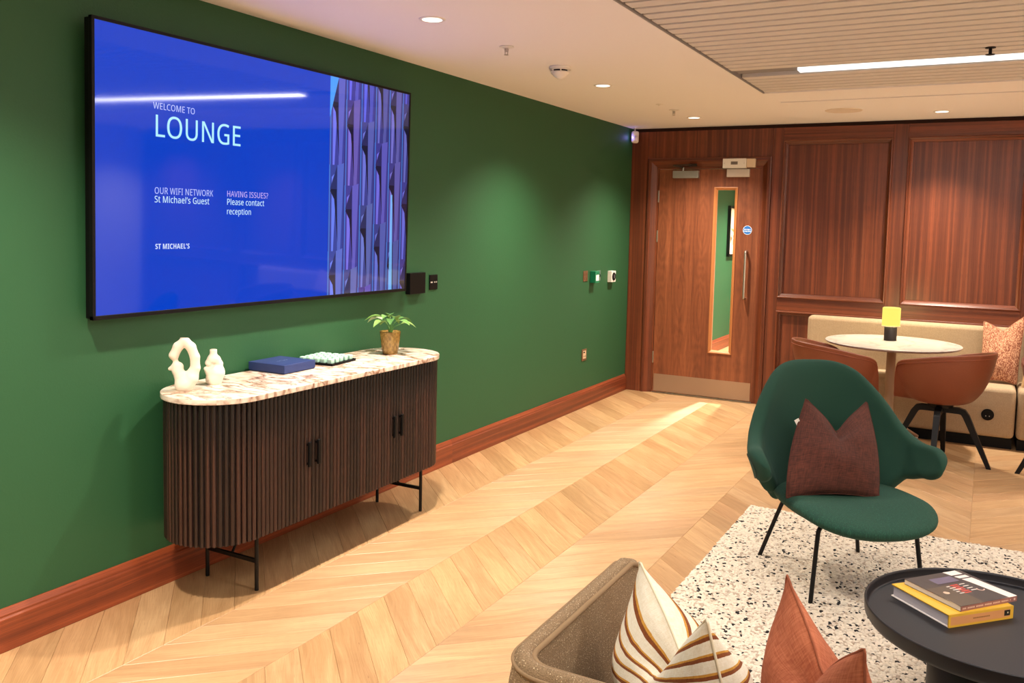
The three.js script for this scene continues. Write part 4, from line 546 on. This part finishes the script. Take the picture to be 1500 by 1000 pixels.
// ------------------------------------------------------------------ green lounge armchair
{
  const ang = Math.atan2(0.58, 0.815); const t = thing('lounge_armchair', 'dark green upholstered lounge armchair with rounded back and outstretched arms on the rug', 'armchair', [2.487, 0.012, 3.755], ang);
  const top = ctable([0, 0.2, 0.35, 0.47, 0.6, 0.72, 0.86, 1], [0.925, 0.918, 0.878, 0.79, 0.655, 0.6, 0.592, 0.575]), bot = table([0, 0.5, 0.62, 0.72, 0.85, 1], [0.3, 0.31, 0.36, 0.43, 0.452, 0.46]);
  // mid surface of the back and arms; s 0..1 left to right
  const f = (s, v) => {
    const q = 2 * s - 1, a = Math.abs(q), T = top(a), B = bot(a), endr = Math.sqrt(Math.max(0, 1 - Math.pow(Math.max(0, (a - 0.86) / 0.14), 2))); const m = (T + B) / 2, hh = (T - B) / 2 * endr; const y = m + hh * (2 * v - 1); const rel = clamp((y - 0.36) / 0.57);
    const th = q * 1.92; const A = lerp(0.29, 0.385, sstep(0.3, 0.62, y)) - 0.055 * sstep(0.62, 0.93, y), Bd = lerp(0.22, 0.35, rel); let x = Math.sin(th) * A, d = 0.0 - Math.cos(th) * Bd - 0.02; const fwd = Math.max(0, a - 0.58) / 0.42; x += Math.sign(q) * 0.05 * sstep(0.55, 1, a); d += 0.06 * fwd; return [x, y, d];
  };
  part(t, 'back_and_arms', pad(120, 40, f, (s, v) => { const a = Math.abs(2 * s - 1); return lerp(0.075, 0.07, a); }), greenWool, 'dark green wool back and arms in one piece');
  const seatSide = sg => grid(72, 20, (u, v) => { const ph = u * Math.PI * 2, r = Math.sin(v * Math.PI / 2), c = Math.cos(ph), n = Math.sin(ph); const ex = Math.sign(c) * Math.pow(Math.abs(c), 0.85), ed = Math.sign(n) * Math.pow(Math.abs(n), 0.8); const x = r * ex * 0.325 * lerp(0.86, 1, (ed * r + 1) / 2), d = 0.075 + r * ed * 0.365; const p = r * ed, q = r * ex; const mid = 0.355 + 0.012 * p - 0.028 * sstep(0.3, 1, p) + 0.02 * q * q - 0.012 * (1 - r * r); return [x, mid + sg * 0.052 * Math.pow(Math.max(0, 1 - Math.pow(r, 4)), 0.5), d, x, d]; }, true);
  const seatTop = seatSide(1), seatBot = seatSide(-1); for (const g of [seatTop, seatBot]) { const n = g.attributes.normal; const flip = (g === seatTop) !== (n.getY(73 * 4 + 5) > 0); if (flip) { const ix = g.index.array; for (let i = 0; i < ix.length; i += 3) { const q = ix[i]; ix[i] = ix[i + 1]; ix[i + 1] = q; } g.computeVertexNormals(); } }
  const seatG = mergeGeometries([seatTop, seatBot]); seatG.deleteAttribute('normal'); const seatUV = seatG; const seatW = mergeVertices(seatUV, 1e-5); seatW.computeVertexNormals();
  part(t, 'seat', seatW, greenWool, 'rounded dark green seat');
  // stitched outer panel line on the arms
  for (const sg of [-1, 1]) { const P = []; for (let k = 0; k < 24; k++) { const an = k / 24 * 6.2832, s = 0.5 + sg * (0.41 + 0.05 * Math.cos(an)), v = 0.5 + 0.34 * Math.sin(an); const p = f(s, v), e = 1e-3, A = V3(...f(s + e, v)).sub(V3(...f(s - e, v))), B = V3(...f(s, v + e)).sub(V3(...f(s, v - e))), n = A.cross(B).normalize(); const o = V3(p[0], 0, p[2] - 0.05).dot(n) > 0 ? 1 : -1; P.push(V3(p[0] + n.x * o * 0.0355, p[1] + n.y * o * 0.0355, p[2] + n.z * o * 0.0355)); } part(t, 'seam', new THREE.TubeGeometry(new THREE.CatmullRomCurve3(P, true), 90, 0.0022, 6, true), std({ color: 0x0f2a22, roughness: 0.9 })); }
  const leg = (w, d, fr) => part(t, 'leg', tube(fr ? [[w * 0.55, 0.318, d * 0.8], [w * 0.78, 0.316, d * 0.86], [w * 0.86, 0.298, d * 0.89], [w * 0.89, 0.25, d * 0.91], [w, 0.001, d]] : [[w * 0.5, 0.335, d * 0.5], [w * 0.68, 0.32, d * 0.68], [w, 0.001, d]], 0.0095, 12, 40, false, 0.3), blackMetal);
  leg(-0.253, 0.27, 1); leg(0.25, 0.265, 1); leg(-0.253, -0.26, 0); leg(0.247, -0.27, 0);
  const Q = (w, h, d) => { const p = V3(w, h, d).applyAxisAngle(V3(0, 1, 0), ang).add(V3(2.487, 0.012, 3.755)); return [p.x, p.y, p.z]; };
  const c = cushion('brown_cushion', 'dark brown linen cushion propped in the green armchair', [Q(-0.135, 0.785, -0.105), Q(0.16, 0.77, -0.11), Q(-0.3, 0.395, 0.1), Q(0.115, 0.39, 0.11)], 0.16, 0.155, brownLinen, brownLinen, { seed: 5, cu: 0.52, cw: 0.15, squeeze: 0.2, pin: -0.06 });
  const lb = new RoundedBoxGeometry(0.022, 0.03, 0.002, 1, 0.0008); lb.rotateZ(0.5); lb.rotateY(ang); lb.translate(...Q(-0.192, 0.69, -0.055)); part(c, 'care_label', lb, std({ color: 0xe6e2d8, roughness: 0.8 }), 'small white care label');
}
// ------------------------------------------------------------------ coffee table and books
{
  const t = thing('coffee_table', 'round black tray-top coffee table with cylindrical base on the rug', 'coffee table', [3.1, 0.012, 4.87]);
  part(t, 'tray', lathe([[0, 0.345], [0.36, 0.345], [0.372, 0.35], [0.38, 0.362], [0.382, 0.394], [0.38, 0.398], [0.376, 0.398], [0.373, 0.392], [0.372, 0.374], [0.366, 0.37], [0, 0.37]], 96), std({ color: 0x17161a, roughness: 0.48, metalness: 0.2 })); part(t, 'pedestal', lathe([[0, 0], [0.19, 0], [0.192, 0.004], [0.192, 0.345], [0, 0.345]], 64), std({ color: 0x101012, roughness: 0.5, metalness: 0.2 })); part(t, 'foot_ring', lathe([[0.192, 0], [0.2, 0.001], [0.2, 0.01], [0.192, 0.012]], 64), black);
  const sp = V3(0.683, 0, -0.73), ya = Math.atan2(-sp.z, sp.x); const cream = std({ color: 0xd9d5d2, roughness: 0.8 });
  const yb = thing('hardback_book', 'thick yellow hardback book lying on the black coffee table', 'book', [2.962, 0.3822, 4.797], ya); // local x along the spine, +z towards the spine
  const yel = std({ color: 0xd8a92e, roughness: 0.45 }); const w = 0.125, d = 0.118, h = 0.04; part(yb, 'front_cover', box(-w, w, h - 0.004, h, -d, d, 0.0012), yel); part(yb, 'back_cover', box(-w, w, 0, 0.004, -d, d, 0.0012), std({ color: 0xe9e4dc, roughness: 0.5 })); part(yb, 'pages', box(-w + 0.004, w - 0.004, 0.004, h - 0.004, -d + 0.006, d - 0.004), std({ color: 0xc4bfc4, roughness: 0.9, bumpMap: tex(64, 256, (u, v) => { const g = 255 * vnoise(1, v * 120); return [g, g, g]; }, { data: true }), bumpScale: 0.0006 }));
  const spine = canvasTex(512, 96, (c, W, Hh) => { c.fillStyle = '#e9b93a'; c.fillRect(0, 0, W, Hh); c.fillStyle = '#e2a168'; c.fillRect(14, 18, 470, 62); c.fillStyle = '#8a5a22'; for (let i = 0; i < 15; i++) c.fillRect(190 + i * 9, 44, 6, 9); c.fillStyle = '#1a1410'; c.fillRect(438, 26, 48, 42); c.fillStyle = '#e9d9b0'; c.fillRect(462, 40, 10, 12); });
  const sg = new THREE.PlaneGeometry(2 * w, h); sg.translate(0, h / 2, d + 0.0012); part(yb, 'spine', box(-w, w, 0, h, d - 0.004, d + 0.001, 0.0015), yel); part(yb, 'spine_print', sg, std({ map: spine, roughness: 0.45 }), 'orange spine panel with small lettering');
  const db = thing('paperback_book', 'dark photographic cookbook with pink spine lying on the yellow book', 'book', [2.985, 0.4224, 4.765], ya + 0.06);
  const cover = canvasTex(512, 512, (c, W, Hh) => { c.fillStyle = '#4a4543'; c.fillRect(0, 0, W, Hh); c.fillStyle = '#5d5246'; c.fillRect(0, 200, 210, 312); c.fillStyle = '#6b6478'; c.fillRect(150, 70, 200, 96); c.fillStyle = '#2c2730'; c.fillRect(140, 164, 260, 12); c.fillStyle = '#efe6dc'; c.beginPath(); c.moveTo(352, 0); c.lineTo(470, 0); c.lineTo(512, 512); c.lineTo(436, 512); c.lineTo(400, 210); c.fill(); c.fillStyle = '#3b3438'; c.fillRect(352, 70, 130, 20); c.fillRect(360, 130, 140, 16); c.fillStyle = '#d9d0c8'; for (let i = 0; i < 5; i++) c.fillRect(170, 214 + i * 30, 30 + 22 * (i % 3), 12); c.fillStyle = '#d04a3c'; for (let i = 0; i < 6; i++) c.fillRect(210, 206 + i * 26, 70 - 8 * (i % 2), 14); c.fillStyle = '#f0e6da'; for (let i = 0; i < 4; i++) c.fillRect(292, 210 + i * 36, 50, 9); c.fillStyle = '#d8b9a0'; c.beginPath(); c.arc(90, 300, 22, 0, 5); c.fill(); c.strokeStyle = '#e8c0b0'; c.lineWidth = 8; c.beginPath(); c.arc(370, 330, 24, 0.3, 4); c.stroke(); });
  const W = 0.118, Dd = 0.107, hh = 0.016; part(db, 'page_block', box(-W, W, 0, hh - 0.001, -Dd, Dd - 0.001), cream); part(db, 'back_cover', box(-W - 0.001, W + 0.001, 0, 0.001, -Dd - 0.001, Dd), std({ color: 0x3a3432, roughness: 0.4 })); const pg = new THREE.BoxGeometry(2 * W + 0.002, 0.0012, 2 * Dd + 0.001); pg.translate(0, hh, 0); part(db, 'cover', pg, std({ map: cover, roughness: 0.3 }), 'dark cover with red and white lettering');
  const ps = canvasTex(512, 48, (c, W2, H2) => { c.fillStyle = '#9a6a62'; c.fillRect(0, 0, W2, H2); c.fillStyle = '#e9cfc0'; for (let i = 0; i < 40; i++) if (i % 7 !== 3) c.fillRect(16 + i * 11, 17, 7, 14); c.fillRect(480, 14, 16, 20); }); const pp = new THREE.PlaneGeometry(2 * W, hh); pp.translate(0, hh / 2, Dd + 0.0012); part(db, 'spine', pp, std({ map: ps, roughness: 0.4 }), 'dusty pink spine with pale lettering');
}
// ------------------------------------------------------------------ tweed sofa in the foreground
{
  const t = thing('tweed_sofa', 'brown tweed sofa with piped low arms and back, seen from behind', 'sofa'); const YT = 0.715;
  const ix0 = 2.262, ix1 = 4.15, zb = 6.365, zf = 5.73, R = 0.055; // inner faces of the U
  const path = []; for (let k = 0; k <= 10; k++) path.push([ix0, lerp(zf, zb - R, k / 10), -1, 0]); for (let k = 1; k < 10; k++) { const a = k / 10 * Math.PI / 2; path.push([ix0 + R - R * Math.cos(a), zb - R + R * Math.sin(a), -Math.cos(a), Math.sin(a)]); } for (let k = 0; k <= 20; k++) path.push([lerp(ix0 + R, ix1 - R, k / 20), zb, 0, 1]); for (let k = 1; k < 10; k++) { const a = k / 10 * Math.PI / 2; path.push([ix1 - R + R * Math.sin(a), zb - R + R * Math.cos(a), Math.sin(a), Math.cos(a)]); } for (let k = 0; k <= 10; k++) path.push([ix1, lerp(zb - R, zf, k / 10), 1, 0]);
  const prof = [[0.0, 0.12], [0, 0.3], [0, 0.5], [0.0, 0.66], [0.0, 0.695], [0.003, 0.71], [0.01, YT + 0.003], [0.02, YT + 0.006], [0.031, YT + 0.003], [0.042, YT - 0.01], [0.05, 0.66], [0.056, 0.57], [0.062, 0.42], [0.066, 0.26], [0.066, 0.13], [0.06, 0.12]];
  const np = path.length - 1, mp = prof.length - 1; const len = [0]; for (let i = 1; i <= np; i++) len.push(len[i - 1] + Math.hypot(path[i][0] - path[i - 1][0], path[i][1] - path[i - 1][1])); const pl = [0]; for (let i = 1; i <= mp; i++) pl.push(pl[i - 1] + Math.hypot(prof[i][0] - prof[i - 1][0], prof[i][1] - prof[i - 1][1]));
  const endDrop = i => { const a = Math.min(len[i], len[np] - len[i]); return 0.022 * Math.pow(Math.max(0, 1 - a / 0.06), 2); };
  const body = grid(np, mp, (u, v) => { const i = Math.round(u * np), j = Math.round(v * mp), p = path[i], q = prof[j]; const bul = 0.012 * Math.sin(Math.PI * clamp((q[1] - 0.3) / 0.4)) * (j < 5 ? 1 : 0); return [p[0] + p[2] * (q[0] - bul), q[1] - endDrop(i) * sstep(0.4, 0.72, q[1]), p[1] + p[3] * (q[0] - bul), len[i], pl[j]]; });
  const cap = e => { const i = e ? np : 0, p = path[i]; const s = new THREE.BufferGeometry(), pos = [], uv = []; const pt = j => { const q = prof[j]; return [p[0] + p[2] * q[0], q[1] - endDrop(i) * sstep(0.4, 0.72, q[1]), p[1]]; }; const c = [p[0] + p[2] * 0.035, 0.4, p[1] - 0.012]; for (let j = 0; j < mp; j++) { const A = pt(j), B = pt(j + 1); for (const q of [A, B, c]) { pos.push(...q); uv.push(q[0], q[1]); } } { const A = pt(mp), B = pt(0); for (const q of [A, B, c]) { pos.push(...q); uv.push(q[0], q[1]); } } s.setAttribute('position', new THREE.Float32BufferAttribute(pos, 3)); s.setAttribute('uv', new THREE.Float32BufferAttribute(uv, 2)); s.computeVertexNormals(); return s; };
  brownTweed.side = THREE.DoubleSide; part(t, 'frame', [body, cap(0), cap(1)], brownTweed, 'brown tweed back and arms');
  const pipe = (o, y, r) => new THREE.TubeGeometry(new THREE.CatmullRomCurve3(path.map((p, i) => V3(p[0] + p[2] * o, y - endDrop(i), p[1] + p[3] * o)), false, 'catmullrom', 0.2), 260, r, 8); part(t, 'piping', pipe(0.001, 0.708, 0.0062), brownPipe, 'rounded piping along the inner top edge'); part(t, 'outer_piping', pipe(0.043, YT - 0.011, 0.004), brownPipe);
  for (const [a, b] of [[ix0 + 0.015, 3.2], [3.21, ix1 - 0.015]]) part(t, 'seat_cushion', uvm(box(a, b, 0.28, 0.43, zf - 0.03, zb - 0.015, 0.04), 'x'), brownTweed); part(t, 'seat_base', uvm(box(ix0 + 0.002, ix1 - 0.002, 0.12, 0.28, zf + 0.01, zb - 0.002, 0.01), 'x'), brownTweed);
  for (const x of [ix0 - 0.03, ix1 + 0.03]) for (const z of [zf + 0.06, zb + 0.04]) part(t, 'foot', cyl(0.02, 0.015, 0.12, 16).translate(x, 0.06, z), blackWood);
  cushion('striped_cushion', 'cream cushion with brown and ochre stripes against the sofa arm', [[2.365, 0.815, 6.02], [2.585, 0.83, 6.26], [2.335, 0.43, 5.91], [2.66, 0.43, 6.14]], 0.27, 0.16, stripeMat, std({ color: 0xe6dcc0, roughness: 0.95 }), { seed: 2, cu: 0.55, cw: 0.16, minY: 0.432, squeeze: 0.25 });
  cushion('rust_cushion', 'terracotta linen cushion leaning next to the striped cushion on the sofa', [[2.66, 0.805, 5.9], [2.852, 0.815, 6.195], [2.61, 0.43, 5.8], [2.88, 0.43, 6.1]], 0.18, 0.15, rustLinen, rustLinen, { seed: 9, cu: 0.55, cw: 0.15, minY: 0.432, squeeze: 0.25 });
}
renderer.render(scene, camera);
